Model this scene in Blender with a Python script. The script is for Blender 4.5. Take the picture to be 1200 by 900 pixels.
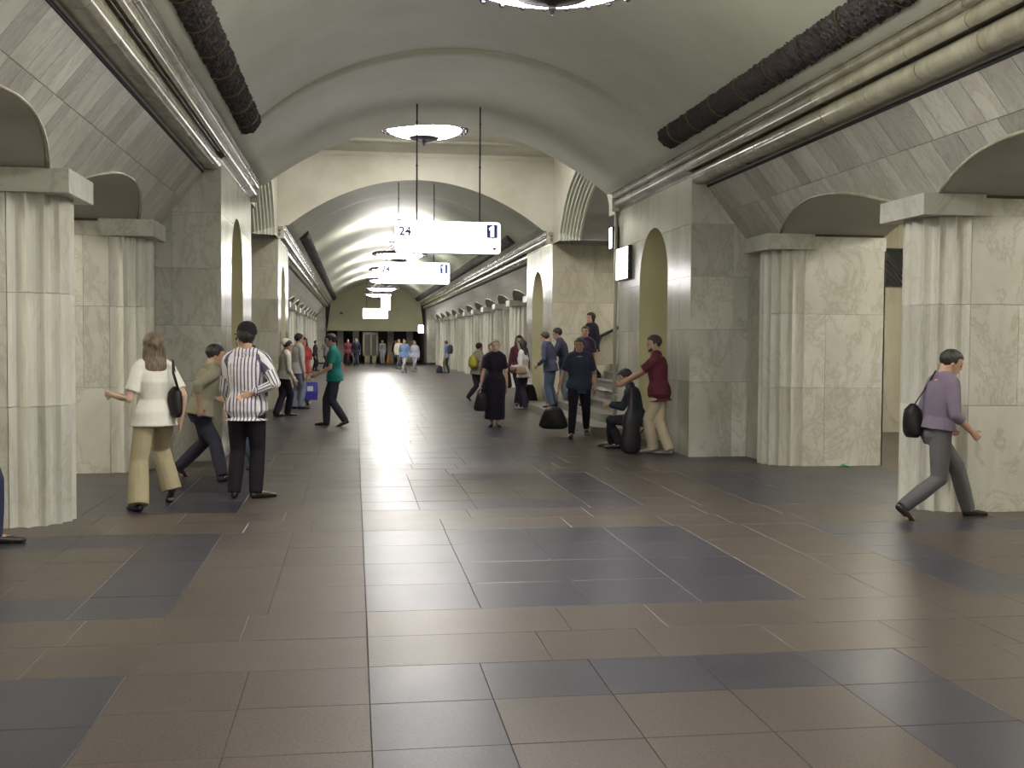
import bpy, bmesh, math, random, time
from math import sin, cos, pi, radians as rad, sqrt, atan2
from mathutils import Vector, Matrix
T0 = time.time()
random.seed(7)
S = bpy.context.scene
for o in list(bpy.data.objects): bpy.data.objects.remove(o)
COL = S.collection
# ------------------------------------------------------------------ camera
cam = bpy.data.cameras.new('camera'); camo = bpy.data.objects.new('camera', cam); COL.objects.link(camo)
cam.sensor_fit = 'HORIZONTAL'; cam.sensor_width = 36; cam.lens = 38.15
Fw = Vector((0.14377855, 0.98882805, -0.03932958)); Rt = Vector((0.9896091, -0.14361466, 0.00697586)); Up = Vector((-0.00124962, 0.03992388, 0.99920194))
camo.matrix_world = Matrix(((Rt.x, Up.x, -Fw.x, 0), (Rt.y, Up.y, -Fw.y, 0), (Rt.z, Up.z, -Fw.z, 1.6), (0, 0, 0, 1)))
cam.clip_end = 200; cam.clip_start = .05
S.camera = camo
# ------------------------------------------------------------------ world, exposure
w = bpy.data.worlds.new('world'); S.world = w; w.use_nodes = True
w.node_tree.nodes['Background'].inputs[0].default_value = (.5, .5, .5, 1); w.node_tree.nodes['Background'].inputs[1].default_value = .02
S.view_settings.view_transform = 'Standard'; S.view_settings.look = 'None'; S.view_settings.gamma = 1
S.view_settings.use_curve_mapping = False; S.view_settings.exposure = 0.1
LAMP_E, SIGN_E, TUBE_E = 52.0, 7.0, 160.0
# ------------------------------------------------------------------ materials
class NT:
    def __init__(s, name):
        s.m = bpy.data.materials.new(name); s.m.use_nodes = True; s.t = s.m.node_tree
        s.b = s.t.nodes['Principled BSDF']
    def n(s, typ, **kw):
        nd = s.t.nodes.new(typ)
        for k, v in kw.items():
            if k.startswith('_'): setattr(nd, k[1:], v)
            else: nd.inputs[k.replace('__', ' ')].default_value = v
        return nd
    def l(s, a, b): s.t.links.new(a, b)
def c4(c): return (c[0], c[1], c[2], 1)
def plain(name, col, rough=.6, metal=0, bump=0, scale=30, var=0, spec=.5):
    q = NT(name); q.b.inputs['Roughness'].default_value = rough; q.b.inputs['Metallic'].default_value = metal
    q.b.inputs['Specular IOR Level'].default_value = spec
    tc = q.n('ShaderNodeTexCoord')
    nz = q.n('ShaderNodeTexNoise', Scale=scale, Detail=4.0); q.l(tc.outputs['Object'], nz.inputs['Vector'])
    mx = q.n('ShaderNodeMix', _data_type='RGBA'); mx.inputs['A'].default_value = c4([x*(1-var) for x in col]); mx.inputs['B'].default_value = c4([min(1, x*(1+var)) for x in col])
    q.l(nz.outputs['Fac'], mx.inputs['Factor']); q.l(mx.outputs['Result'], q.b.inputs['Base Color'])
    if bump:
        bp = q.n('ShaderNodeBump', Strength=bump, Distance=.01); q.l(nz.outputs['Fac'], bp.inputs['Height']); q.l(bp.outputs['Normal'], q.b.inputs['Normal'])
    return q.m
def emis(name, col, e):
    q = NT(name); q.b.inputs['Base Color'].default_value = c4(col); q.b.inputs['Emission Color'].default_value = c4(col); q.b.inputs['Emission Strength'].default_value = e
    q.b.inputs['Roughness'].default_value = .3
    return q.m
def marble(name, a, b, vein, rough=.25, vs=1.3, stretch=(1, 1, .35), spec=.5, patch=.35, vmin=.82):
    q = NT(name); q.b.inputs['Specular IOR Level'].default_value = spec
    g = q.n('ShaderNodeNewGeometry'); oi = q.n('ShaderNodeObjectInfo')
    mp = q.n('ShaderNodeMapping'); mp.inputs['Scale'].default_value = stretch
    ad = q.n('ShaderNodeVectorMath', _operation='MULTIPLY_ADD'); ad.inputs[1].default_value = (1, 1, 1)
    cm = q.n('ShaderNodeCombineXYZ'); ml = q.n('ShaderNodeMath', _operation='MULTIPLY'); ml.inputs[1].default_value = 37
    q.l(oi.outputs['Random'], ml.inputs[0]); q.l(ml.outputs[0], cm.inputs[0]); q.l(ml.outputs[0], cm.inputs[2])
    q.l(g.outputs['Position'], ad.inputs[0]); q.l(cm.outputs[0], ad.inputs[2]); q.l(ad.outputs[0], mp.inputs['Vector'])
    n1 = q.n('ShaderNodeTexNoise', Scale=vs, Detail=6.0, Roughness=.62, Distortion=.8); q.l(mp.outputs[0], n1.inputs['Vector'])
    r1 = q.n('ShaderNodeValToRGB'); r1.color_ramp.elements[0].position = .36; r1.color_ramp.elements[1].position = .64
    r1.color_ramp.elements[0].color = c4(b); r1.color_ramp.elements[1].color = c4(a); q.l(n1.outputs['Fac'], r1.inputs[0])
    n2 = q.n('ShaderNodeTexNoise', Scale=vs*1.3, Detail=10.0, Roughness=.72, Distortion=.7); q.l(mp.outputs[0], n2.inputs['Vector'])
    r2 = q.n('ShaderNodeValToRGB'); e = r2.color_ramp.elements; e[0].position = .465; e[0].color = (0, 0, 0, 1); e[1].position = .535; e[1].color = (0, 0, 0, 1)
    k = e.new(.498); k.color = (patch, patch, patch, 1); q.l(n2.outputs['Fac'], r2.inputs[0])
    mx = q.n('ShaderNodeMix', _data_type='RGBA'); q.l(r2.outputs[0], mx.inputs['Factor']); q.l(r1.outputs[0], mx.inputs['A']); mx.inputs['B'].default_value = c4(vein)
    hv = q.n('ShaderNodeHueSaturation'); mr = q.n('ShaderNodeMapRange'); mr.inputs['To Min'].default_value = vmin; mr.inputs['To Max'].default_value = 1.08
    q.l(oi.outputs['Random'], mr.inputs['Value']); q.l(mr.outputs[0], hv.inputs['Value']); q.l(mx.outputs['Result'], hv.inputs['Color'])
    q.l(hv.outputs[0], q.b.inputs['Base Color'])
    rr = q.n('ShaderNodeMapRange'); rr.inputs['To Min'].default_value = rough*.96; rr.inputs['To Max'].default_value = rough*1.25
    q.l(n1.outputs['Fac'], rr.inputs['Value']); q.l(rr.outputs[0], q.b.inputs['Roughness'])
    n3 = q.n('ShaderNodeTexNoise', Scale=6.0, Detail=3.0); q.l(g.outputs['Position'], n3.inputs['Vector'])
    bp = q.n('ShaderNodeBump', Strength=.06, Distance=.02); q.l(n3.outputs['Fac'], bp.inputs['Height']); q.l(bp.outputs[0], q.b.inputs['Normal'])
    return q.m
def granite(name, a, b, rough, bump=.025):
    q = NT(name); q.b.inputs['Specular IOR Level'].default_value = .42; g = q.n('ShaderNodeNewGeometry'); oi = q.n('ShaderNodeObjectInfo')
    n1 = q.n('ShaderNodeTexNoise', Scale=70.0, Detail=2.0, Roughness=.6); q.l(g.outputs['Position'], n1.inputs['Vector'])
    r1 = q.n('ShaderNodeValToRGB'); r1.color_ramp.elements[0].position = .38; r1.color_ramp.elements[1].position = .66
    r1.color_ramp.elements[0].color = c4(a); r1.color_ramp.elements[1].color = c4(b); q.l(n1.outputs['Fac'], r1.inputs[0])
    n2 = q.n('ShaderNodeTexNoise', Scale=1.7, Detail=4.0, Roughness=.6); q.l(g.outputs['Position'], n2.inputs['Vector'])
    hv = q.n('ShaderNodeHueSaturation'); mr = q.n('ShaderNodeMapRange'); mr.inputs['To Min'].default_value = .88; mr.inputs['To Max'].default_value = 1.1
    av = q.n('ShaderNodeMath', _operation='ADD'); q.l(oi.outputs['Random'], av.inputs[0]); q.l(n2.outputs['Fac'], av.inputs[1])
    mr.inputs['From Min'].default_value = .3; mr.inputs['From Max'].default_value = 1.6
    q.l(av.outputs[0], mr.inputs['Value']); q.l(mr.outputs[0], hv.inputs['Value']); q.l(r1.outputs[0], hv.inputs['Color']); q.l(hv.outputs[0], q.b.inputs['Base Color'])
    rr = q.n('ShaderNodeMapRange'); rr.inputs['To Min'].default_value = rough*.9; rr.inputs['To Max'].default_value = rough*1.2
    q.l(n2.outputs['Fac'], rr.inputs['Value']); q.l(rr.outputs[0], q.b.inputs['Roughness'])
    n3 = q.n('ShaderNodeTexNoise', Scale=26.0, Detail=4.0); q.l(g.outputs['Position'], n3.inputs['Vector'])
    bp = q.n('ShaderNodeBump', Strength=bump, Distance=.002); q.l(n3.outputs['Fac'], bp.inputs['Height']); q.l(bp.outputs[0], q.b.inputs['Normal'])
    return q.m
def plaster(name, a, b, rough=.55, spec=.3):
    q = NT(name); g = q.n('ShaderNodeNewGeometry'); q.b.inputs['Specular IOR Level'].default_value = spec
    n1 = q.n('ShaderNodeTexNoise', Scale=.8, Detail=6.0, Roughness=.6); q.l(g.outputs['Position'], n1.inputs['Vector'])
    r1 = q.n('ShaderNodeValToRGB'); r1.color_ramp.elements[0].position = .38; r1.color_ramp.elements[1].position = .6
    r1.color_ramp.elements[0].color = c4(b); r1.color_ramp.elements[1].color = c4(a); q.l(n1.outputs['Fac'], r1.inputs[0]); q.l(r1.outputs[0], q.b.inputs['Base Color'])
    q.b.inputs['Roughness'].default_value = rough
    bp = q.n('ShaderNodeBump', Strength=.05, Distance=.02); q.l(n1.outputs['Fac'], bp.inputs['Height']); q.l(bp.outputs[0], q.b.inputs['Normal'])
    return q.m
M = {}
M['slab'] = marble('marble_slab', (.52, .515, .47), (.43, .42, .365), (.24, .205, .15), .3, 1.5, stretch=(1, 1, .6), patch=.42)
M['slab_yellow'] = marble('marble_slab_yellowed', (.54, .52, .42), (.44, .415, .315), (.25, .195, .12), .3, 1.3, patch=.35)
M['slab_polish'] = marble('polished_marble_slab', (.6, .59, .52), (.5, .485, .4), (.33, .3, .23), .17, 1.2, patch=.3)
M['slab_vault'] = marble('pale_vault_marble', (.6, .59, .535), (.5, .485, .43), (.25, .22, .17), .3, 1.6, stretch=(1, 2.6, .7), patch=.4, vmin=.68)
M['flute'] = marble('fluted_marble', (.6, .59, .54), (.5, .485, .42), (.3, .265, .19), .3, 1.4, stretch=(1, 1, .3), patch=.3)
M['cornice'] = marble('cornice_marble', (.4, .38, .3), (.29, .27, .2), (.18, .16, .11), .13, 2.2, patch=.3)
M['plaster'] = plaster('vault_plaster', (.62, .64, .54), (.56, .58, .48))
M['plaster_white'] = plaster('white_plaster', (.66, .65, .57), (.55, .53, .44), .6)
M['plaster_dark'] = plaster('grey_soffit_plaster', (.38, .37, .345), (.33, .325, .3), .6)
M['plaster_yellow'] = plaster('yellowed_niche_plaster', (.6, .57, .36), (.53, .5, .31), .6)
M['gap'] = plain('dark_joint', (.09, .08, .065), .8)
M['brown'] = granite('brown_granite', (.05, .039, .033), (.084, .067, .057), .345)
M['brown_worn'] = granite('worn_brown_granite', (.05, .039, .033), (.084, .067, .057), .43)
M['dark'] = granite('blue_grey_granite', (.027, .025, .036), (.048, .045, .061), .32, 0.015)
M['step'] = granite('grey_step_granite', (.15, .14, .12), (.25, .235, .205), .4)
M['gap_shadow'] = plain('groove_shadow_black', (.02, .017, .02), .8)  # near-black colour stands in for the shade below the big roll
M['globe'] = emis('globe_glass', (1, .96, .9), 7.0)
M['vest'] = emis('vestibule_tube', (1, .96, .95), 9.0)
M['grout'] = plain('dark_grout', (.045, .038, .034), .8)
M['bronze'] = plain('dark_bronze', (.05, .035, .04), .45, .6, .6, 60, .6)
M['brass'] = plain('worn_brass', (.22, .18, .1), .35, .8)
M['garland'] = plain('dark_leaf_moulding', (.045, .036, .038), .6, 0, 1.0, 55, .7)
M['metal'] = plain('lamp_metal', (.09, .08, .1), .35, .8)
M['black'] = plain('black_plastic', (.015, .015, .017), .45)
M['pipe'] = plain('cream_painted_pipe', (.5, .48, .38), .4)
M['glass_lamp'] = emis('lamp_glass', (1, .96, .92), LAMP_E); M['glass_top'] = emis('lamp_top_glass', (1, .97, .9), LAMP_E*.7)
M['sign_face'] = emis('sign_face', (1, .95, .97), SIGN_E)
M['tube'] = emis('tube_light', (1, .95, .8), TUBE_E)
M['sign_blue'] = plain('sign_blue', (.05, .13, .45), .4)
M['sign_dark'] = plain('sign_ink', (.06, .07, .12), .4)
M['steel'] = plain('steel', (.4, .4, .38), .35, .9)
M['skin'] = plain('skin', (.46, .29, .2), .55, 0, .1, 40, .06)
M['skin_pale'] = plain('pale_skin', (.52, .35, .26), .55, 0, .1, 40, .06)
M['eye'] = plain('eye_dark', (.05, .035, .03), .2)
M['lip'] = plain('lip', (.36, .15, .12), .5)
def hairm(n, c):
    q = NT(n); q.b.inputs['Roughness'].default_value = .5; tc = q.n('ShaderNodeTexCoord'); mp = q.n('ShaderNodeMapping'); mp.inputs['Scale'].default_value = (90, 90, 9)
    nz = q.n('ShaderNodeTexNoise', Scale=1.0, Detail=4.0); q.l(tc.outputs['Object'], mp.inputs['Vector']); q.l(mp.outputs[0], nz.inputs['Vector'])
    r1 = q.n('ShaderNodeValToRGB'); r1.color_ramp.elements[0].position = .35; r1.color_ramp.elements[1].position = .65
    r1.color_ramp.elements[0].color = c4([x*.45 for x in c]); r1.color_ramp.elements[1].color = c4([min(1, x*1.5) for x in c]); q.l(nz.outputs['Fac'], r1.inputs[0]); q.l(r1.outputs[0], q.b.inputs['Base Color'])
    bp = q.n('ShaderNodeBump', Strength=.8, Distance=.01); q.l(nz.outputs['Fac'], bp.inputs['Height']); q.l(bp.outputs[0], q.b.inputs['Normal']); return q.m
M['hair_black'] = hairm('black_hair', (.018, .014, .014)); M['hair_brown'] = hairm('brown_hair', (.06, .035, .022)); M['hair_dull'] = hairm('dull_brown_hair', (.13, .09, .06)); M['hair_fair'] = hairm('ash_fair_hair', (.2, .145, .09))
M['shoe'] = plain('black_leather', (.014, .012, .013), .3); M['shoe_grey'] = plain('grey_shoe', (.2, .19, .18), .5)
_cl = {}
def cloth(col, rough=.85):
    k = tuple(col)
    if k not in _cl: _cl[k] = plain('cloth_%d' % len(_cl), col, rough, 0, .35, 9, .14, .25)
    return _cl[k]
# ------------------------------------------------------------------ object helpers
def finish(name, me, m, parent=None, smooth=False, kind=None):
    if m is not None and not me.materials: me.materials.append(m)
    if smooth: me.polygons.foreach_set('use_smooth', [True]*len(me.polygons))
    o = bpy.data.objects.new(name, me); COL.objects.link(o)
    if parent is not None: o.parent = parent
    if kind: o['kind'] = kind
    return o
def mesh(name, vs, fs, m, parent=None, smooth=False, kind=None):
    me = bpy.data.meshes.new(name); me.from_pydata([tuple(v) for v in vs], [], fs); me.update()
    bm = bmesh.new(); bm.from_mesh(me); bmesh.ops.recalc_face_normals(bm, faces=bm.faces); bm.to_mesh(me); bm.free()
    return finish(name, me, m, parent, smooth, kind)
class MB:
    def __init__(s): s.v = []; s.f = []
    def add(s, vs, fs):
        n = len(s.v); s.v += [tuple(v) for v in vs]; s.f += [tuple(i+n for i in f) for f in fs]
    def box(s, x0, x1, y0, y1, z0, z1):
        x0, x1 = min(x0, x1), max(x0, x1)
        s.add([(x, y, z) for z in (z0, z1) for y in (y0, y1) for x in (x0, x1)], [(0, 2, 3, 1), (4, 5, 7, 6), (0, 1, 5, 4), (2, 6, 7, 3), (0, 4, 6, 2), (1, 3, 7, 5)])
    def prism(s, poly, z0, z1):
        n = len(poly); s.add([(x, y, z0) for x, y in poly]+[(x, y, z1) for x, y in poly], [tuple(range(n))[::-1], tuple(range(n, 2*n))]+[(i, (i+1) % n, n+(i+1) % n, n+i) for i in range(n)])
    def tube(s, pts, rads, n=10, right=None, cap=True):
        """elliptic tube; rads = r or (rx, ry); right fixes the rx axis"""
        pts = [Vector(p) for p in pts]; m = len(pts); base = len(s.v); R0 = None
        for i, p in enumerate(pts):
            d = (pts[min(i+1, m-1)]-pts[max(i-1, 0)]).normalized()
            if right is not None: r = Vector(right)
            elif R0 is None: r = Vector((1, 0, 0)) if abs(d.x) < .9 else Vector((0, 1, 0))
            else: r = R0
            r = (r-d*r.dot(d))
            r = r.normalized() if r.length > 1e-6 else Vector((0, 1, 0)); R0 = r; f = d.cross(r)
            a = rads[i] if isinstance(rads, (list, tuple)) else rads
            rx, ry = a if isinstance(a, (list, tuple)) else (a, a)
            for k in range(n):
                t = 2*pi*k/n; s.v.append(tuple(p+r*(rx*cos(t))+f*(ry*sin(t))))
        for i in range(m-1):
            for k in range(n):
                a = base+i*n+k; b = base+i*n+(k+1) % n; s.f.append((a, b, b+n, a+n))
        if cap:
            s.f.append(tuple(base+k for k in range(n))[::-1]); s.f.append(tuple(base+(m-1)*n+k for k in range(n)))
    def ball(s, c, r, n=10, rings=6, M3=None):
        c = Vector(c); rx, ry, rz = r if isinstance(r, (list, tuple)) else (r, r, r); base = len(s.v)
        for i in range(1, rings):
            t = pi*i/rings
            for k in range(n):
                a = 2*pi*k/n; v = Vector((rx*sin(t)*cos(a), ry*sin(t)*sin(a), rz*cos(t)))
                s.v.append(tuple(c+(M3 @ v if M3 else v)))
        for z in (rz, -rz):
            v = Vector((0, 0, z)); s.v.append(tuple(c+(M3 @ v if M3 else v)))
        top = base+(rings-1)*n
        for i in range(rings-2):
            for k in range(n): a = base+i*n+k; b = base+i*n+(k+1) % n; s.f.append((a, a+n, b+n, b))
        for k in range(n):
            s.f.append((top, base+k, base+(k+1) % n)); q = base+(rings-2)*n; s.f.append((top+1, q+(k+1) % n, q+k))
    def lathe(s, prof, n=32, c=(0, 0, 0), closed=False):
        base = len(s.v); m = len(prof)
        for r, z in prof:
            for k in range(n): a = 2*pi*k/n; s.v.append((c[0]+r*cos(a), c[1]+r*sin(a), c[2]+z))
        for i in range(m if closed else m-1):
            j = (i+1) % m
            for k in range(n): s.f.append((base+i*n+k, base+i*n+(k+1) % n, base+j*n+(k+1) % n, base+j*n+k))
    def build(s, name, m, parent=None, smooth=False, kind=None): return mesh(name, s.v, s.f, m, parent, smooth, kind)
def box(name, m, parent, *b, **k): q = MB(); q.box(*b); return q.build(name, m, parent, **k)
def thing(name, label, cat, loc=(0, 0, 0), rz=0, group=None):
    o = bpy.data.objects.new(name, None); COL.objects.link(o); o.location = loc; o.rotation_euler = (0, 0, rz); o.empty_display_size = .1
    o['label'] = label; o['category'] = cat
    if group: o['group'] = group
    return o
def tag(o, label, cat, group=None, kind=None):
    o['label'] = label; o['category'] = cat
    if group: o['group'] = group
    if kind: o['kind'] = kind
    return o
def structure(o, label=None, cat=None):
    o['kind'] = 'structure'
    if label: o['label'] = label
    if cat: o['category'] = cat
    return o
def copy_tree(o, parent=None):
    c = o.copy(); COL.objects.link(c)
    if parent is not None: c.parent = parent
    for ch in [x for x in bpy.data.objects if x.parent is o]: copy_tree(ch, c)
    return c
# ------------------------------------------------------------------ plan of the hall
XM = 1.45; OB = 3.17; OC = 3.80; OF = 4.307; OO = 5.42; P = 3.835
Y1 = 9.544; TH = .795; YB = 14.6; YB2 = 18.76; YB3 = 25.28; YB4 = 29.1; YE = 74.9; YN = -8.0
ZB, ZT = 2.81, 3.01
R_V = 4.07; APEX = 5.5; ZC = APEX-R_V
OPW = 9.9-XM-.0            # platform wall offset
near_y = [Y1+TH/2+i*P for i in (-4, -3, -2, -1, 0, 1)]
far_y = [29.64+i*P for i in range(12)]
# ------------------------------------------------------------------ floor
fb = box('floor', M['grout'], None, XM-8.6, XM+8.6, YN, 84, -.1, -.012); structure(fb, 'brown and blue-grey granite floor of the station hall', 'floor')
tm_cache = {}
def tile_mesh(mk):
    if mk not in tm_cache:
        q = MB(); e = .004
        q.add([(-.5, -.5, -.014), (.5, -.5, -.014), (.5, .5, -.014), (-.5, .5, -.014), (-.5, -.5, -.002), (.5, -.5, -.002), (.5, .5, -.002), (-.5, .5, -.002), (-.5+e, -.5+e, 0), (.5-e, -.5+e, 0), (.5-e, .5-e, 0), (-.5+e, .5-e, 0)],
              [(0, 1, 5, 4), (1, 2, 6, 5), (2, 3, 7, 6), (3, 0, 4, 7), (4, 5, 9, 8), (5, 6, 10, 9), (6, 7, 11, 10), (7, 4, 8, 11), (8, 9, 10, 11)])
        me = bpy.data.meshes.new('tile'); me.from_pydata(q.v, [], q.f); me.materials.append(M[mk]); me.update(); tm_cache[mk] = me
    return tm_cache[mk]
tiles = []
def panel_tiles(xa, xb, ya, yb, kind):
    """2.74 m square panel: solid blue-grey 4x4, or a frame of blue-grey round 3x3 brown"""
    n = 4 if kind == 'solid' else 5
    for i in range(n):
        for j in range(n):
            d = kind == 'solid' or i in (0, n-1) or j in (0, n-1)
            tiles.append((xa+(xb-xa)*i/n, xa+(xb-xa)*(i+1)/n, ya+(yb-ya)*j/n, ya+(yb-ya)*(j+1)/n, 'dark' if d else 'brown'))
PX = 3.88; x_cols = [XM-1.38+k*PX for k in (-2, -1, 0, 1, 2)]
row = 0; y = 6.4-P*4
while y < 84:
    for ci, xa in enumerate(x_cols):
        x_a, x_b = xa, xa+2.74
        if ci in (0, 4): x_a, x_b = (XM-8.6, xa+2.74) if ci == 0 else (xa, XM+8.6)
        panel_tiles(xa, xa+2.74, y, y+2.74, 'solid' if (row+ci) % 2 == 0 else 'frame') if ci not in (0, 4) else None
        if ci in (0, 4):
            for i in range(2):
                for j in range(3): tiles.append((x_a+(x_b-x_a)*i/2, x_a+(x_b-x_a)*(i+1)/2, y+2.74*j/3, y+2.74*(j+1)/3, 'brown'))
        if ci < 4:                                                  # brown lane to the right of the panel
            for i in range(2):
                for j in range(4 if row % 2 == 0 else 5):
                    n = 4 if row % 2 == 0 else 5
                    tiles.append((xa+2.74+.57*i, xa+2.74+.57*(i+1), y+2.74*j/n, y+2.74*(j+1)/n, 'brown'))
    g = P-2.74                                                       # brown cross band of two courses
    for j in range(2):
        x = XM-8.6; cuts = [XM-8.6]
        while x < XM+8.6-.1:
            x += random.choice((.55, .57, .72, .9, 1.1)); cuts.append(min(x, XM+8.6))
        cuts = sorted([c for c in cuts if abs(c-.07) > .3]+[.07])
        for a, b in zip(cuts, cuts[1:]): tiles.append((a, b, y+2.74+g*j/2, y+2.74+g*(j+1)/2, 'brown'))
    row += 1; y += P
tiles = [t for t in tiles if t[2] < 83.9 and t[3] > YN]
def vis(t):
    cx, cy = (t[0]+t[1])/2, (t[2]+t[3])/2; d = cx*Fw.x+cy*Fw.y; r = cx*Rt.x+cy*Rt.y
    if d < 3.6 or abs(r/d) > .52: return -1e9
    return 1/d
tiles.sort(key=lambda t: -vis(t))
rest = {}
for i, (a, b, c, d, mk) in enumerate(tiles):
    if mk == 'brown' and -1.08 < a and b < .1 and c < 16: mk = 'brown_worn'
    if i < 296:
        o = bpy.data.objects.new('tile', tile_mesh(mk)); COL.objects.link(o); o.parent = fb
        o.location = ((a+b)/2, (c+d)/2, random.uniform(-.0015, 0)); o.scale = (b-a-.002, d-c-.002, 1)
        o.rotation_euler = (random.uniform(-.0012, .0012), random.uniform(-.0012, .0012), 0)
    else:
        q = rest.setdefault(mk, MB()); e = .002; z = random.uniform(-.001, 0)
        q.add([(a+e, c+e, z), (b-e, c+e, z), (b-e, d-e, z), (a+e, d-e, z), (a+e, c+e, -.014), (b-e, c+e, -.014), (b-e, d-e, -.014), (a+e, d-e, -.014)], [(0, 1, 2, 3), (0, 4, 5, 1), (1, 5, 6, 2), (2, 6, 7, 3), (3, 7, 4, 0)])
for mk, q in rest.items(): q.build('tile', M[mk], fb, kind='stuff')
# ------------------------------------------------------------------ ceiling: vaults, ribs, crossing
def vault_pt(off, drop=0):
    """height of the barrel at offset, radius shrunk by drop"""
    r = R_V-drop; return ZC+sqrt(max(0, r*r-off*off))
def arc_pts(n=40, drop=0, half=3.0, xs=1.0):
    a = math.acos((4.2-ZC)/(R_V-drop*.15)); n2 = n-2; rr = lambda t: R_V-drop*(1-.85*(abs(t)/a)**3)
    return [(XM-3.03, 4.2)]+[(XM+rr(t)*sin(t), ZC+rr(t)*cos(t)) for t in [-a+2*a*i/n2 for i in range(n2+1)]]+[(XM+3.03, 4.2)]
def sweep_vault(name, ys, drops, m, parent, n=44, smooth=True, half=3.0):
    vs = []; fs = []
    for yy, dd in zip(ys, drops):
        vs += [(x, yy, z) for x, z in arc_pts(n, dd, half)]
    for i in range(len(ys)-1):
        for k in range(n): a = i*(n+1)+k; fs.append((a, a+1, a+n+2, a+n+1))
    me = bpy.data.meshes.new(name); me.from_pydata(vs, [], fs); me.update(); return finish(name, me, m, parent, smooth)
ceil = sweep_vault('ceiling', [YN, YB+.02], [0, 0], M['plaster'], None); structure(ceil, 'grey-green plaster barrel vault over the hall with ribs and a high bay', 'ceiling')
sweep_vault('vault', [YB4-.02, YE+.3], [0, 0], M['plaster'], ceil)
rp = [(0, 0), (.02, .045), (.2, .055), (.5, .075), (.9, .085), (1.5, .075), (2.2, .06), (2.9, .075), (3.4, .11), (3.8, .155), (4.05, .19), (4.07, .2), (4.16, .2)]
sweep_vault('arch_rib', [YB+a for a, b in rp], [b for a, b in rp], M['plaster'], ceil, half=3.05)
k_ = (YB4-YB3)/4.16
sweep_vault('arch_rib', [YB4-a*k_ for a, b in rp], [b for a, b in rp], M['plaster'], ceil, half=3.05)
# crossing bay: end walls above the ribs, side walls with big side arches, coved flat ceiling
ZH = 5.92
def bay_end(Y, out):
    n = 40; pts = arc_pts(n, .2, 3.05); vs = []; fs = []
    vs += [(x, Y, z) for x, z in pts]+[(max(XM-OB, min(XM+OB, XM+(x-XM)*1.2)), Y, ZH) for x, z in pts]
    for k in range(n): fs.append((k, k+1, n+2+k, n+1+k))
    x0, z0 = pts[0]; b = len(vs)
    for s in (-1, 1):
        b = len(vs); vs += [(XM+s*OB, Y, 3.9), (XM+s*(XM-x0), Y, z0), (XM+s*(XM-x0)*1.0, Y, 3.9), (XM+s*OB, Y, ZH)]
        fs += [(b, b+2, b+1, b+3)]
    # thickness
    o = mesh('bay_wall', vs, fs, M['plaster_white'], ceil)
    md = o.modifiers.new('s', 'SOLIDIFY'); md.thickness = .06; md.offset = 0
    q = MB(); q.box(XM-OB, XM+OB, Y-out*.09, Y, ZH-.10, ZH-.05); q.box(XM-OB, XM+OB, Y-out*.05, Y, ZH-.16, ZH-.10); q.build('moulding', M['plaster_white'], ceil)
bay_end(YB3, 1); bay_end(YB2, -1)
box('relief_panel', M['plaster_white'], ceil, .35-.75, .35-.05, YB3-.045, YB3-.02, 5.42, 5.7)
SY = (YB2+YB3)/2
def side_arch(s):
    n = 28; a = 2.47; zs = 4.1; R = 3.14; zc = zs+1.2-R; vs = []; fs = []
    def ap(i, sh=0):
        th = math.asin(a/R); t = -th+2*th*i/n; r = R-sh; return SY+r*sin(t), zc+r*cos(t)
    X = XM+s*OB
    # wall plane
    q = []
    for i in range(n+1): yy, zz = ap(i); q.append((X, yy, zz))
    for i in range(n+1): yy, zz = ap(i); q.append((X, YB2+(YB3-YB2)*i/n, ZH+.02))
    f = [(i, i+1, n+2+i, n+1+i) for i in range(n)]
    q += [(X, YB2, 3.9), (X, SY-a, zs), (X, SY-a, 3.9), (X, YB2, ZH+.02), (X, YB3, 3.9), (X, SY+a, 3.9)]
    b = 2*(n+1); f += [(b, b+2, b+1, n+1), (b+4, 2*n+1, n, b+5)]
    mesh('bay_wall', q, f, M['plaster_white'], ceil)
    # reeded splayed archivolt
    prof = []
    for k in range(7):
        d0 = .07*k; prof += [(d0, d0*.55), (d0+.012, d0*.55+.035), (d0+.058, d0*.55+.035), (d0+.062, d0*.55+.012)]
    vs = []; fs = []
    for d, sh in prof:
        for i in range(-1, n+2):
            if i < 0 or i > n:
                yy, zz = ap(0 if i < 0 else n, sh); zz = 3.9
            else: yy, zz = ap(i, sh)
            vs.append((X+s*d, yy, zz))
    m = n+3
    for k in range(len(prof)-1):
        for i in range(m-1): fs.append((k*m+i, k*m+i+1, (k+1)*m+i+1, (k+1)*m+i))
    mesh('archivolt', vs, fs, M['plaster'], ceil)
    # vault over the side passage
    sh = prof[-1][1]; vs = []; fs = []
    for xx in (X+s*.45, X+s*7.2):
        for i in range(-1, n+2):
            if i < 0 or i > n: yy, zz = ap(0 if i < 0 else n, sh); zz = 3.9
            else: yy, zz = ap(i, sh)
            vs.append((xx, yy, zz))
    for i in range(m-1): fs.append((i, i+1, m+i+1, m+i))
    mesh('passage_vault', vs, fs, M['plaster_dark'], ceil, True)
    q = MB()
    for yy in (YB2, YB3-.35): q.box(X+s*.45, X+s*7.2, yy, yy+.35, 3.88, 4.12)
    q.box(X+s*1.6, X+s*1.75, SY-2.3, SY+2.3, 4.1, 4.55)
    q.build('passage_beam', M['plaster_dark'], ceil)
for s in (-1, 1): side_arch(s)
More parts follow.
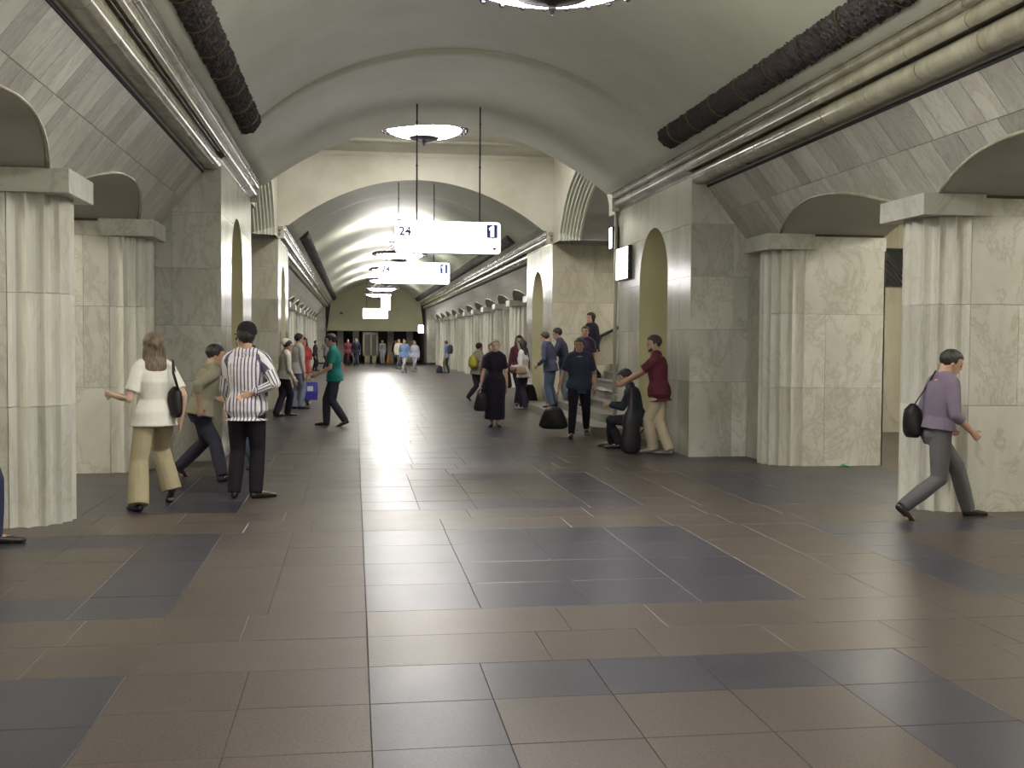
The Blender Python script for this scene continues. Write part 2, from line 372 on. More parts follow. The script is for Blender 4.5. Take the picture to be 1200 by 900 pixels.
# coved ceiling of the bay
vs = []; fs = []
rings = [(0, 0), (.25, .14), (.45, .17), (.46, .22), (.9, .22)]
for ins, dz in rings:
    x0, x1, y0, y1 = XM-OB+ins, XM+OB-ins, YB2+ins, YB3-ins; c = .0 if ins < .46 else .9
    vs += [(x0+c, y0, ZH+dz), (x1-c, y0, ZH+dz), (x1, y0+c, ZH+dz), (x1, y1-c, ZH+dz), (x1-c, y1, ZH+dz), (x0+c, y1, ZH+dz), (x0, y1-c, ZH+dz), (x0, y0+c, ZH+dz)]
for i in range(len(rings)-1):
    for k in range(8): fs.append((i*8+k, i*8+(k+1) % 8, i*8+8+(k+1) % 8, i*8+8+k))
fs.append(tuple(range(len(vs)-8, len(vs))))
mesh('bay_ceiling', vs, fs, M['plaster_white'], ceil)
# ------------------------------------------------------------------ side walls
LEAN = [(4.10, 2.86), (3.95, 3.05), (3.81, 3.23), (3.59, 3.52), (3.36, 3.80)]
def lean(z):
    for (o0, z0), (o1, z1) in zip(LEAN, LEAN[1:]):
        if z <= z1: return o0+(o1-o0)*(z-z0)/(z1-z0)
    return LEAN[-1][0]
RISE = .27
def arch_z(y, piers):
    """underside of the wall above the opening at y (ZT over the piers)"""
    for c in piers:
        if abs(y-c) <= TH/2: return ZT
    ops = [(a+TH/2, b-TH/2) for a, b in zip(piers, piers[1:])]
    for a, b in ops:
        if a < y < b:
            h = (b-a)/2; r = (h*h+RISE*RISE)/(2*RISE); return ZT+RISE-r+sqrt(max(0, r*r-(y-(a+b)/2)**2))
    return ZT
def side(s):
    nm = 'left' if s < 0 else 'right'; X = lambda o: XM+s*o
    # backing: soffits of the arches, leaning face, platform face
    vs = []; fs = []
    for ya, yb, piers in ((YN, YB, near_y), (YB4, YE, far_y)):
        ys = sorted(set([ya, yb]+[round(c+d*TH/2, 4) for c in piers for d in (-1, 1)]+[round(a+TH/2+(P-TH)*k/14, 4) for a in piers for k in range(15)]))
        ys = [v for v in ys if ya <= v <= yb]; b0 = len(vs)
        for yy in ys:
            zb = arch_z(yy, piers); zz = [zb+(3.8-zb)*k/4 for k in range(5)]
            vs += [(X(OO), yy, 4.4), (X(OO), yy, zb)]+[(X(lean(z)+.016), yy, z) for z in zz]
        for i in range(len(ys)-1):
            for k in range(6): a = b0+i*7+k; fs.append((a, a+1, a+8, a+7))
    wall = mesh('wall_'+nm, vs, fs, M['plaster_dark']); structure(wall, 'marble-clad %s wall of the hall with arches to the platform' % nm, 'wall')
    # slabs on the leaning face
    far = MB()
    for ya, yb, piers in ((YN+3, YB-.02, near_y), (YB4+.02, YE, far_y)):
        for rw in range(2):
            y = ya
            while y < yb-.03:
                wd = random.choice((.2, .26, .3, .36, .42)); y2 = min(yb, y+wd)
                if yb-y2 < .12: y2 = yb
                n = 3; vs = []; g = .003
                for t in range(n+1):
                    yy = y+g+(y2-y-2*g)*t/n; lo = arch_z(yy, piers)
                    z0, z1 = (lo+g, 3.42-g) if rw == 0 else (3.42+g, 3.76)
                    for kk in range(3):
                        z = z0+(z1-z0)*kk/2; o = lean(z); jit = .0
                        vs.append((X(o), yy, z)); vs.append((X(o+.014), yy, z))
                fs = []
                def id(t, k, b): return t*6+k*2+b
                for t in range(n):
                    for k in range(2): fs.append((id(t, k, 0), id(t+1, k, 0), id(t+1, k+1, 0), id(t, k+1, 0)))
                    fs.append((id(t, 0, 0), id(t, 0, 1), id(t+1, 0, 1), id(t+1, 0, 0))); fs.append((id(t, 2, 0), id(t+1, 2, 0), id(t+1, 2, 1), id(t, 2, 1)))
                for k in range(2):
                    fs.append((id(0, k, 0), id(0, k+1, 0), id(0, k+1, 1), id(0, k, 1))); fs.append((id(n, k, 0), id(n, k, 1), id(n, k+1, 1), id(n, k+1, 0)))
                if ya < 0 and y > 2.2:
                    o = mesh('slab', vs, fs, M['slab_vault'], wall)
                else: far.add(vs, fs)
                y = y2
    far.build('slab', M['slab_vault'], wall, kind='stuff')
    gs = MB()
    for ya, yb in ((YN, YB), (YB4, YE)): o_ = lean(3.78)+.012; gs.box(X(o_), X(o_+.1), ya, yb, 3.75, 3.81)
    gs.build('shadow_groove', M['gap_shadow'], wall)  # dark strip paints the shadow line between slabs and cornice
    # arch trims
    for piers, vis_ in ((near_y, True), (far_y, False)):
        for a, b in zip(piers, piers[1:]):
            if b < 2: continue
            pts = []
            for k in range(17):
                yy = a+TH/2+.01+(P-TH-.02)*k/16; z = arch_z(yy, piers); pts.append((X(lean(z)-.008), yy, z))
            q = MB(); q.tube(pts, .018, 6); q.build('arch_trim', M['cornice'], wall, True)
    # cornice: blocks of the big roll, the middle roll and the thin top roll
    def cornice(y0, y1, big, joined):
        y = y0; J = MB()
        while y < y1-.01:
            y2 = min(y1, y+.92)
            if y1-y2 < .3: y2 = y1
            q = J if joined else MB(); e = .004
            prof = []
            if big:
                prof += [(OO-2.0, 3.80), (3.37, 3.80)]+[(3.265+.105*cos(t), 3.895+.105*sin(t)) for t in [rad(-80-k*22) for k in range(10)]]+[(3.17, 3.995)]
            else: prof += [(3.42, 3.90), (3.165, 3.90), (3.165, 3.945)]
            prof += ([(3.15, 3.955), (3.145, 3.96)] if not big else [(3.16, 3.998)])+[(3.128+.07*cos(t), 4.032+.07*sin(t)) for t in [rad(-110-k*26) for k in range(6)]]+[(3.10, 4.11), (3.075, 4.11)]
            prof += [(3.06+.028*cos(t), 4.145+.028*sin(t)) for t in [rad(-120-k*40) for k in range(4)]]+[(3.03, 4.185), (3.0, 4.185), (3.0, 4.26), (3.42, 4.26)]
            n = len(prof); q.add([(X(o), yy, z) for yy in (y+e, y2-e) for o, z in prof], [(i, (i+1) % n, n+(i+1) % n, n+i) for i in range(n)]+[tuple(range(n)), tuple(range(n, 2*n))])
            if not joined:
                o = q.build('cornice_block', M['cornice'], wall)
                sm(o)
            y = y2
        if joined: sm(J.build('cornice_block', M['cornice'], wall, kind='stuff'))
    def sm(o):
        for p_ in o.data.polygons: p_.use_smooth = len(p_.vertices) == 4
        bm = bmesh.new(); bm.from_mesh(o.data)
        for e in bm.edges:
            if len(e.link_faces) == 2 and e.calc_face_angle(0) > .75: e.smooth = False
        bm.to_mesh(o.data); bm.free()
    cornice(YN, YB, True, False); cornice(YB, YB2, False, False); cornice(YB3, YB4, False, False); cornice(YB4, YE, True, True)
    # leaf garland on the vault
    def garland(y0, y1, joined):
        c_o = 2.79; zc = vault_pt(c_o); nrm = Vector((s*c_o, 0, zc-ZC)).normalized(); tg = Vector((nrm.z, 0, -nrm.x))
        J = MB(); y = y0; JR = MB()
        while y < y1-.05:
            y2 = min(y1, y+.85); q = J if joined else MB(); nu = 12; nv = 34 if not joined else 10; vs = []; fs = []
            for j in range(nv+1):
                yy = y+.012+(y2-y-.024)*j/nv
                for i in range(nu+1):
                    t = pi*i/nu; r = .15+(.016*sin(i*2.6+j*1.9)+random.uniform(-.012, .012) if 0 < i < nu else 0)
                    p = Vector((XM+s*c_o, yy, zc))+tg*(r*cos(t))-nrm*(r*.72*sin(t)-.01); vs.append(p)
            for j in range(nv):
                for i in range(nu): a = j*(nu+1)+i; fs.append((a, a+1, a+nu+2, a+nu+1))
            fs.append(tuple(range(nu+1))); fs.append(tuple(nv*(nu+1)+i for i in range(nu+1)))
            q.add(vs, fs)
            r_ = MB() if not joined else JR
            pts = [Vector((XM+s*c_o, y, zc))+tg*(.158*cos(pi*i/10))-nrm*(.158*.72*sin(pi*i/10)-.01) for i in range(11)]
            r_.tube(pts, .012, 5, right=(0, 1, 0))
            if not joined:
                g_ = q.build('leaf_moulding', M['garland'], wall); r_.build('ribbon', M['brass'], g_)
            y = y2
        if joined: J.build('leaf_moulding', M['garland'], wall, kind='stuff')
    garland(2.2, YB-.02, False); garland(YB4+.35, YE-.5, True)
    # piers with fluted ends
    def flute_plan(nf, a, b, dep, yc, sub=5):
        pts = []
        for k in range(nf):
            t0, t1 = -pi/2+pi*k/nf, -pi/2+pi*(k+1)/nf
            for i in range(sub+1):
                u = i/sub; t = t0+(t1-t0)*(.035+.93*u); d = dep*sin(pi*u)**.8 if 0 < u < 1 else 0
                ex, ey = a*cos(t), b*sin(t); l = sqrt((cos(t)/a)**2+(sin(t)/b)**2); nx, ny = cos(t)/a/l, sin(t)/b/l
                pts.append((OF-(ex-d*nx), yc+ey-d*ny))
        return pts
    def pier(yc, detail, mirror):
        core = box('pier', M['gap'], wall, X(OF-.02), X(OO-.02), yc-TH/2+.02, yc+TH/2-.02, 0, ZT)
        zs = [0, 1.02, 1.98, ZB]; J = MB(); JF = MB()
        for z0, z1 in zip(zs, zs[1:]):
            q = MB() if detail else JF; pl = flute_plan(9, .43, TH/2, .05, yc, 5 if detail else 3)
            pl = [(X(o), yy) for o, yy in pl]+[(X(OF), yc+TH/2), (X(OF), yc-TH/2)]
            q.prism(pl, z0+.002, z1-.002)
            if detail: o = q.build('fluted_block', M['flute'], core)
            for f in (-1, 1):
                cuts = [OF+.004, OF+random.choice((.3, .5, .62)), OO]
                if random.random() < .3: cuts = [OF+.004, OO]
                for a, b in zip(cuts, cuts[1:]):
                    q = MB() if detail and f < 0 else J
                    q.box(X(a+.002), X(b-.002), yc+f*TH/2 if f < 0 else yc+TH/2-.02, yc-TH/2+.02 if f < 0 else yc+TH/2, z0+.002, z1-.002)
                    if detail and f < 0: q.build('slab', M['slab'], core)
            J.box(X(OO-.02), X(OO), yc-TH/2, yc+TH/2, z0+.002, z1-.002)
        if not detail: JF.build('fluted_block', M['flute'], core)
        J.build('slab', M['slab'], core, kind='stuff' if detail else None)
        q = MB(); q.prism([(X(OC), yc-TH/2-.03), (X(OC), yc+TH/2+.03), (X(OF+.12), yc+TH/2+.03), (X(OF+.12), yc-TH/2-.03)], ZB, ZT)
        q.box(X(OF+.12), X(OO), yc-TH/2, yc+TH/2, ZB, ZT-.03)
        q.build('capital', M['slab'], core)
    for yc in near_y: pier(yc, yc > 5, s < 0)
    for yc in far_y: pier(yc, False, s < 0)
    # big piers at the bay
    def big_pier(ya, yb, nearer, detail=True):
        nc, nw, nd = (ya+yb)/2-.16*(1 if nearer else -1), .80, .52; n = 12
        if s < 0: nc = (ya+yb)/2-.1
        z_sp = 3.38-nw
        core = MB(); core.box(X(OB+nd+.05), X(OO+.1 if not detail else OO), ya+.02, yb-.02, 0, 4.26)
        core.box(X(OB+.02), X(OB+nd+.05), ya+.02, nc-nw-.02, 0, 3.9); core.box(X(OB+.02), X(OB+nd+.05), nc+nw+.02, yb-.02, 0, 3.9); core.box(X(OB+.02), X(OB+nd+.05), nc-nw-.02, nc+nw+.02, 3.45, 3.9)
        core.box(X(OB+.02), X(OB+nd+.05), ya+.02, yb-.02, 3.9, 4.26)
        pr = core.build('big_pier', M['gap'], wall)
        # niche: half-round shaft with a dome
        vs = []; fs = []; m = 16
        zs = [0.0, .8, 1.6, 2.2, z_sp]+[z_sp+nw*sin(pi/2*k/8) for k in range(1, 9)]
        for z in zs:
            r = nw if z <= z_sp else nw*sqrt(max(0, 1-((z-z_sp)/nw)**2)); r = max(r, .002)
            for i in range(m+1): t = pi*i/m; vs.append((X(OB+.0+r*sin(t)*nd/nw), nc+r*cos(t), z))
        for j in range(len(zs)-1):
            for i in range(m): a = j*(m+1)+i; fs.append((a, a+1, a+m+2, a+m+1))
        mesh('niche', vs, fs, M['plaster_yellow'], pr, True)
        # hall face slabs
        courses = [0, 1.05, 1.78, 2.52, 3.25, 3.9]
        for z0, z1 in zip(courses, courses[1:]):
            for a, b in ((ya, (ya+nc-nw)/2), ((ya+nc-nw)/2, nc-nw), (nc+nw, (nc+nw+yb)/2), ((nc+nw+yb)/2, yb)):
                if z1 > z_sp+.01:                                   # follow the arch of the niche
                    lim = []
                    for k in range(41):
                        z = z0+(z1-z0)*k/40; r = nw if z <= z_sp else (nw*sqrt(max(0, 1-((z-z_sp)/nw)**2)) if z < z_sp+nw else 0); lim.append((z, r))
                    if a < nc and abs(b-(nc-nw)) < 1e-6: poly = [(a+.002, z1-.002), (a+.002, z0+.002)]+[(nc-r-.002, min(max(z, z0+.002), z1-.002)) for z, r in lim]
                    elif abs(a-(nc+nw)) < 1e-6: poly = [(b-.002, z1-.002), (b-.002, z0+.002)]+[(nc+r+.002, min(max(z, z0+.002), z1-.002)) for z, r in lim]
                    else: poly = [(a+.002, z0+.002), (b-.002, z0+.002), (b-.002, z1-.002), (a+.002, z1-.002)]
                else: poly = [(a+.002, z0+.002), (b-.002, z0+.002), (b-.002, z1-.002), (a+.002, z1-.002)]
                nn = len(poly); vs = [(X(OB), yy, z) for yy, z in poly]+[(X(OB+.02), yy, z) for yy, z in poly]
                mesh('slab', vs, [tuple(range(nn)), tuple(range(nn, 2*nn))]+[(i, (i+1) % nn, nn+(i+1) % nn, nn+i) for i in range(nn)], M['slab_polish'], pr)
            # end faces (towards and away from the camera)
            for f, yy in ((-1, ya), (1, yb)):
                inner = (f < 0) == nearer                            # this end meets the arcade
                top = min(z1, 3.9)
                cuts = [OB, OB+.62, OB+.84, OO] if inner else [OB, OB+1.0, OB+2.25, OB+3.5, OB+4.6]
                if not inner and z1 == courses[2]: cuts = [OB, OB+.7, OB+1.9, OB+3.1, OB+4.6]
                for ci, (a, b) in enumerate(zip(cuts, cuts[1:])):
                    dd = .01 if inner and ci == 1 else 0
                    q = MB(); q.box(X(a+.002), X(b-.002), yy+dd if f < 0 else yy-.02, yy+.02+dd if f < 0 else yy, z0+.002, top-.002)
                    q.build('slab', M['slab'] if inner else M['slab_yellow'], pr)
        # cornice round the bay side
        yy, f = (yb, 1) if nearer else (ya, -1)
        q = MB(); q.box(X(OB-.01), X(OB+4.6), min(yy, yy+f*.02), max(yy, yy+f*.02), 3.90, 3.95); q.box(X(OB-.05), X(OB+4.6), min(yy, yy+f*.06), max(yy, yy+f*.06), 3.95, 3.98)
        q.tube([(X(OB-.06), yy+f*.02, 4.035), (X(OB+4.6), yy+f*.02, 4.035)], .055, 10); q.box(X(OB-.11), X(OB+4.6), min(yy, yy+f*.1), max(yy, yy+f*.1), 4.09, 4.17)
        q.build('cornice_block', M['cornice'], wall)
        if not detail: return
        return pr
    big_pier(YB, YB2, True); big_pier(YB3, YB4, False)
    for ya, yb in ((near_y[-1]+TH/2, YB+.02), (YB4-.02, far_y[0]-TH/2)):
        fp = box('infill', M['gap'], wall, X(OB+.87), X(OO), ya, yb, 0, 3.0)
        for z0, z1 in ((0, 1.05), (1.05, 1.98), (1.98, 3.0)): box('slab', M['slab'], fp, X(OB+.85), X(OO), ya, yb, z0+.002, z1-.002)
    # passage walls and back of the bay
    q = MB()
    for yy in (YB2-.02, YB3): q.box(X(OB+2.2), X(OB+4.6), yy, yy+.02, 0, 3.92) if False else None
    q.box(X(OO), X(OB+7.3), YB2-.3, YB2-.025, 0, 4.3); q.box(X(OO), X(OB+7.3), YB3+.025, YB3+.3, 0, 4.3); q.box(X(OB+7.2), X(OB+7.3), YB2-.3, YB3+.3, 0, 5.6)
    q.build('passage_wall', M['slab_yellow'], wall)
    # far-end pier closing the arcade, with courses
    prE = box('end_pier', M['gap'], wall, X(OB+.22), X(OO), YE-1.9, YE-.02, 0, 3.8)
    for j in range(5):
        box('slab', M['slab'], prE, X(OB+.20), X(OO), YE-1.92, YE, .12+j*.73+.004, .12+(j+1)*.73-.004)
    box('plinth', M['dark'], prE, X(OB+.16), X(OO), YE-1.96, YE, 0, .12)
    # platform beyond
    pw = MB(); pw.box(X(OPW), X(OPW+.1), YN, 84, -.05, 4.4); w2 = pw.build('track_wall', M['slab_yellow'], wall)
    pc = MB(); pc.box(X(OO-.02), X(OPW+.1), YN, YB2-.3, 4.3, 4.4); pc.box(X(OO-.02), X(OPW+.1), YB3+.3, 84, 4.3, 4.4); pc.build('platform_ceiling', M['plaster_white'], wall)
    return wall
wall_l = side(-1); wall_r = side(1)
# end walls
box('wall_back', M['slab'], None, XM-8.6, XM+8.6, YN-.1, YN, 0, 5.8); structure(bpy.data.objects['wall_back'], 'wall closing the near end of the hall', 'wall')
q = MB(); n = 30; pts = arc_pts(n, 0, 3.2); pts = [(x, z) for x, z in pts]
vs = [(x, YE, z) for x, z in pts]+[(x, YE+.3, z) for x, z in pts]+[(XM+3.3, YE, 2.23), (XM-3.3, YE, 2.23), (XM+3.3, YE+.3, 2.23), (XM-3.3, YE+.3, 2.23)]
b = 2*(n+1); fs = [tuple(range(n+1))+(b, b+1), tuple(range(n+1, 2*n+2))+(b+2, b+3), (b, b+1, b+3, b+2)]
wf = mesh('wall_far', vs, fs, plaster('end_wall_plaster', (.5, .48, .32), (.45, .43, .28))); structure(wf, 'yellowish plaster lunette over the dark opening at the far end', 'wall')
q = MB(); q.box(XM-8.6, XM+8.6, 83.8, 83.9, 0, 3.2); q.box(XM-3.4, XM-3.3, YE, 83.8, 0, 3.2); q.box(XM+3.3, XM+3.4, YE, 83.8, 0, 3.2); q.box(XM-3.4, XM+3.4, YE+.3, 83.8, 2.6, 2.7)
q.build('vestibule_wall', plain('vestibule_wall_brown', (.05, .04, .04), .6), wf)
for xx in (.1, 2.6, 4.0, -1.0):
    box('column', M['slab_yellow'], wf, xx-.22, xx+.22, 79.3, 79.7, 0, 2.6)
box('camera_bracket', M['black'], wf, -.98, -.78, YE-.25, YE-.01, 3.35, 3.5)
# kiosk frame in the vestibule
kb = thing('ticket_booth', 'small cream-framed glazed booth in the dark far end opening', 'booth', (1.15, 78, 0))
q = MB()
for xx in (-.5, .02, .46): q.box(xx-.07, xx+.07, -.06, .06, 0, 2.1)
q.box(-.57, .53, -.06, .06, 2.02, 2.16); q.box(-.57, .53, -.06, .06, 0, .5); q.build('frame', plain('booth_cream', (.6, .55, .35), .5), kb)
box('pane', plain('booth_glass', (.12, .12, .1), .1), kb, -.5, .46, -.01, .01, .5, 2.02)
box('roof', M['black'], kb, -.6, .56, -.1, 1.0, 2.16, 2.22)
# ------------------------------------------------------------------ staircase
st = bpy.data.objects.new('staircase', None); COL.objects.link(st); st.location = (4.05, SY, 0); structure(st, 'grey stone staircase with rounded lower steps rising to the right', 'staircase')
def corner_poly(x0, xe, ya, yb, r):
    pts = [(xe, ya)]+[(x0+r-r*sin(t), ya+r-r*cos(t)) for t in [pi/2*k/8 for k in range(9)]]+[(x0+r-r*cos(t), yb-r+r*sin(t)) for t in [pi/2*k/8 for k in range(9)]]+[(xe, yb)]
    return pts
def stl(o): o.parent = st; o.matrix_parent_inverse = Matrix.Translation((-4.05, -SY, 0)); return o
XF = XM+OB
q = MB(); z0 = 0; H_ = .155
base = [(4.6, 17.7)]+[(4.6-.58*sin(pi/2*k/8), 17.7+.58-.58*cos(pi/2*k/8)) for k in range(1, 9)]+[(4.02+.58-.58*cos(pi/2*k/8), 25.75+.58*sin(pi/2*k/8)-.1) for k in range(9)]+[(4.6, YB3), (5.6, YB3-.02), (5.6, YB2+.02), (4.6, YB2+.02)]
base = [(x, y) for x, y in base]
mbs = MB(); mbs.prism(base, 0, .15); stl(mbs.build('step', M['step']))
NS = 20; TR = .32
for k in range(1, NS):
    x0 = 4.42+TR*(k-1); r = .9 if k < 6 else .05
    ya, yb = YB2+.03, YB3-.03
    if x0 < 4.62: poly = [(4.625, ya)]+[(4.625-(4.625-x0)*sin(pi/2*j/6), ya+.5*(1-cos(pi/2*j/6))) for j in range(1, 7)]+[(4.625-(4.625-x0)*cos(pi/2*j/6), yb-.5+.5*sin(pi/2*j/6)) for j in range(7)]+[(5.9, yb), (5.9, ya)]
    else: poly = corner_poly(x0, x0+max(TR+1.0, r+.1), ya, yb, r)
    m_ = MB(); m_.prism(poly, .15+(k-1)*H_ if k > 1 else .15, .15+k*H_-.03)
    nose = [(x-(.02 if x < x0+r+.01 and x0 > 4.62 else 0), y) for x, y in poly]
    m_.prism(nose, .15+k*H_-.03, .15+k*H_); o = m_.build('step', M['step']); stl(o)
# handrail on the far wall of the stairs
hr = thing('handrail', 'dark sloping handrail on the far wall of the stairs', 'handrail', (5.5, YB3-.08, 1.6))
q = MB(); q.tube([(-.25, 0, -.02), (0, 0, .0), (5.0, 0, 5*H_/TR)], .035, 8); q.build('rail', M['black'], hr, True)
for k in range(4): q = MB(); xx = .3+k*1.3; q.tube([(xx, 0, xx*H_/TR-.03), (xx, .08, xx*H_/TR-.09)], .015, 6); q.build('bracket', M['black'], hr)
# white pipe at the pier corner
q = MB(); q.tube([(XF-.05, YB2+.03, .16), (XF-.05, YB2+.03, 3.9)], .035, 10); pp = q.build('pipe', M['pipe'], None, True); tag(pp, 'cream vertical pipe on the stair corner of the right pier', 'pipe')
# ------------------------------------------------------------------ chandeliers
def make_chandelier(loc, drop, label, group=None):
    t = thing('chandelier', label, 'chandelier', loc, 0, group); R = .83
    q = MB(); q.lathe([(R-.10, -.012), (R-.02, -.03), (R+.02, -.02), (R+.03, .05), (R-.0, .07), (R-.09, .03)], 40, closed=True); q.build('rim', M['metal'], t, True)
    q = MB()
    for k in range(30):
        a = 2*pi*k/30; q.ball((R*cos(a)*1.035, R*sin(a)*1.035, .0), (.036, .036, .05), 6, 4)
    q.build('bead_crown', M['metal'], t)
    q = MB(); pr = [(R*.9, 0)]+[(R*.9*cos(x), -.17*sin(x)) for x in [pi/2*k/8 for k in range(1, 7)]]+[(.2, -.172), (.02, -.174)]; q.lathe(pr, 40); q.build('glass_bowl', M['glass_lamp'], t, True)
    q = MB(); q.lathe([(R*.9, .03), (.4, .06), (.02, .06)], 40); q.build('top_glass', M['glass_top'], t, True)
    q = MB(); q.lathe([(.01, -.33), (.02, -.30), (.035, -.285), (.02, -.265), (.05, -.25), (.12, -.235), (.28, -.19), (.31, -.172), (.3, -.155), (.01, -.155)], 28); q.build('centre_boss', M['metal'], t, True)
    for k in range(4):
        a = pi/4+pi/2*k; q = MB(); q.tube([(R*.9*cos(a), R*.9*sin(a), .05), (.05*cos(a), .05*sin(a), min(drop-.03, .42)) ], .009, 5); q.build('stay', M['metal'], t)
    q = MB(); q.tube([(0, 0, .06), (0, 0, drop)], .02, 8); q.build('stem', M['metal'], t)
    q = MB(); q.lathe([(.01, drop-.1), (.07, drop-.09), (.11, drop-.03), (.12, drop)], 20); q.build('ceiling_rose', M['metal'], t, True)
    return t
make_chandelier((XM-.07, SY, 5.84), .3, 'bowl chandelier hung high in the white bay above the nearer hanging sign')
make_chandelier((XM+.0, 8.03, 4.35), 1.14, 'nearest bowl chandelier, cut off by the top edge of the photo')
for i, yy in enumerate((.36, -6.0)): make_chandelier((XM, yy, 4.31), 1.18, ['bowl chandelier hanging almost above the photographer', 'rearmost bowl chandelier near the closed end of the hall'][i])
nth = ['first', 'second', 'third', 'fourth', 'fifth']
for i in range(5):
    make_chandelier((XM, 35.39+i*2*P, 4.38), 1.11, '%s bowl chandelier in the far vault beyond the farther hanging sign, counted from the bay' % nth[i], 'bowl chandeliers of the far vault')
# ------------------------------------------------------------------ hanging signs
def rrect(w_, h_, r, n=5):
    out = []
    for cx, cy, a0 in ((w_/2-r, h_/2-r, 0), (-w_/2+r, h_/2-r, 90), (-w_/2+r, -h_/2+r, 180), (w_/2-r, -h_/2+r, 270)):
        out += [(cx+r*cos(rad(a0+90*k/n)), cy+r*sin(rad(a0+90*k/n))) for k in range(n+1)]
    return out
def plate(name, poly, y0, y1, m, par, off=(0, 0)):
    n = len(poly); return mesh(name, [(x+off[0], y0, z+off[1]) for x, z in poly]+[(x+off[0], y1, z+off[1]) for x, z in poly], [tuple(range(n)), tuple(range(n, 2*n))]+[(i, (i+1) % n, n+(i+1) % n, n+i) for i in range(n)], m, par)
def text(s_, size, m, par, loc, rot=(pi/2, 0, 0), name='lettering'):
    cu = bpy.data.curves.new(name, 'FONT'); cu.body = s_; cu.size = size; cu.extrude = .001; cu.offset = size*.035; cu.materials.append(m)
    o = bpy.data.objects.new(name, cu); COL.objects.link(o); o.parent = par; o.location = loc; o.rotation_euler = rot
    dg = bpy.context.evaluated_depsgraph_get(); me = bpy.data.meshes.new_from_object(o.evaluated_get(dg)); bpy.data.objects.remove(o)
    me.name = name; p = bpy.data.objects.new(name, me); COL.objects.link(p); p.parent = par; p.location = loc; p.rotation_euler = rot; return p
def make_sign(loc, w_, h_, rods, label, marks=True, tilt=0):
    t = thing('hanging_sign', label, 'sign', loc, tilt)
    plate('casing', rrect(w_, h_, .06), -.07, .07, plain('sign_casing', (.5, .5, .48), .4), t)
    plate('face', rrect(w_-.02, h_-.02, .055), -.077, -.071, M['sign_face'], t); plate('face', rrect(w_-.02, h_-.02, .055), .071, .077, M['sign_face'], t)
    for dx, ln in rods:
        q = MB(); q.tube([(dx, 0, h_/2), (dx, 0, h_/2+ln)], .012, 6); q.build('rod', M['black'], t)
        for kf in (.45, .8): q = MB(); q.ball((dx, 0, h_/2+ln*kf), .02, 6, 4); q.build('joint', M['black'], t)
    if marks:
        x = w_/2-.145
        plate('pictogram', [(-.09, -.11), (.09, -.11), (.09, .11), (-.09, .11)], -.080, -.078, M['sign_blue'], t, (x, h_/2-.15))
        plate('pictogram_figure', [(-.022, -.085), (.028, -.085), (.028, .085), (-.0, .085), (-.05, .045), (-.04, .02), (-.022, .03)], -.083, -.0805, M['sign_face'], t, (x-.0, h_/2-.15))
        text('Э', .09, M['sign_dark'], t, (x-.02, -.079, -.07)); plate('dot', rrect(.06, .045, .02), -.080, -.078, M['sign_dark'], t, (x+.04, -.17))
        text('24', .2, M['sign_blue'], t, (-w_/2+.07, -.079, h_/2-.24))
    return t
make_sign((1.49, 17.6, 3.265), 1.72, .52, [(-.5, 1.97), (.52, 1.97)], 'nearer glowing white sign hung on two long rods below the first rib')
make_sign((1.42, 26.2, 3.215), 1.70, .52, [(-.38, 1.9), (.47, 1.88)], 'farther glowing white sign hung behind and below the nearer one')
make_sign((1.2, 63.5, 3.15), 1.45, .6, [(-.5, 1.95), (.5, 1.98)], 'small distant glowing sign hanging low before the far end wall', False)
make_sign((1.75, 62.0, 3.75), .55, .9, [(0, 1.3)], 'small upright glowing box hanging just above the most distant sign', False)
# wall light boxes
t = thing('wall_light_box', 'white glowing box fixed on the right pier beside the niche', 'sign', (XF, 18.28, 2.95))
def rbox(pr_, x0, x1, y0, y1, z0, z1, m, nm): return box(nm, m, pr_, x0, x1, y0, y1, z0, z1)
rbox(t, -.07, 0, -.44, .38, -.285, .285, M['black'], 'casing'); rbox(t, -.078, -.071, -.42, .36, -.265, .265, M['sign_face'], 'face')
t = thing('corner_light_box', 'slim bluish light box at the pier corner above the other box', 'sign', (XF, YB2+.12, 3.45))
rbox(t, -.1, .3, 0, .2, -.2, .2, M['black'], 'casing'); rbox(t, -.108, -.101, .01, .19, -.18, .18, M['sign_face'], 'face'); rbox(t, -.09, .29, -.008, -.001, -.18, .18, M['sign_face'], 'face') if False else None
t = thing('far_wall_lamp', 'small round white lamp on the right end pier far away', 'lamp', (4.4, YE-2.0, 2.4))
q = MB(); q.lathe([(.01, 0), (.16, 0), (.18, .03), (.18, .5), (.14, .55), (.01, .55)], 12, (0, -.2, -.3)); q.build('globe', M['globe'], t, True); rbox(t, -.03, .03, -.2, .04, -.02, .02, M['black'], 'arm')
for i, (xx, yy, ln) in enumerate(((.62, 77, .62), (3.0, 80, .7))):
    t = thing('tube_light', ['bright fluorescent tube under the left of the far lunette', 'dimmer fluorescent tube under the right of the far lunette'][i], 'lamp', (xx, yy, 2.42))
    rbox(t, -ln, ln, -.06, .06, 0, .06, M['steel'], 'casing'); rbox(t, -ln+.03, ln-.03, -.05, .05, -.05, -.002, M['vest'], 'tube')
ORD = 'first second third fourth fifth sixth seventh eighth ninth tenth eleventh twelfth'.split()
for s in (-1, 1):
    for n_, yy in enumerate([near_y[i]+P/2 for i in range(6)]+[31.56+P*i for i in range(0, 12, 2)]):
        t = thing('platform_lamp', '%s tube lamp over the %s platform, counted from the near end' % (ORD[n_], 'left' if s < 0 else 'right'), 'lamp', (XM+s*6.9, yy, 4.02), 0, 'tube lamps over the %s platform' % ('left' if s < 0 else 'right'))
        rbox(t, -.08, .08, -.7, .7, -.05, .02, M['steel'], 'casing'); rbox(t, -.06, .06, -.68, .68, -.1, -.052, M['tube'], 'tube')
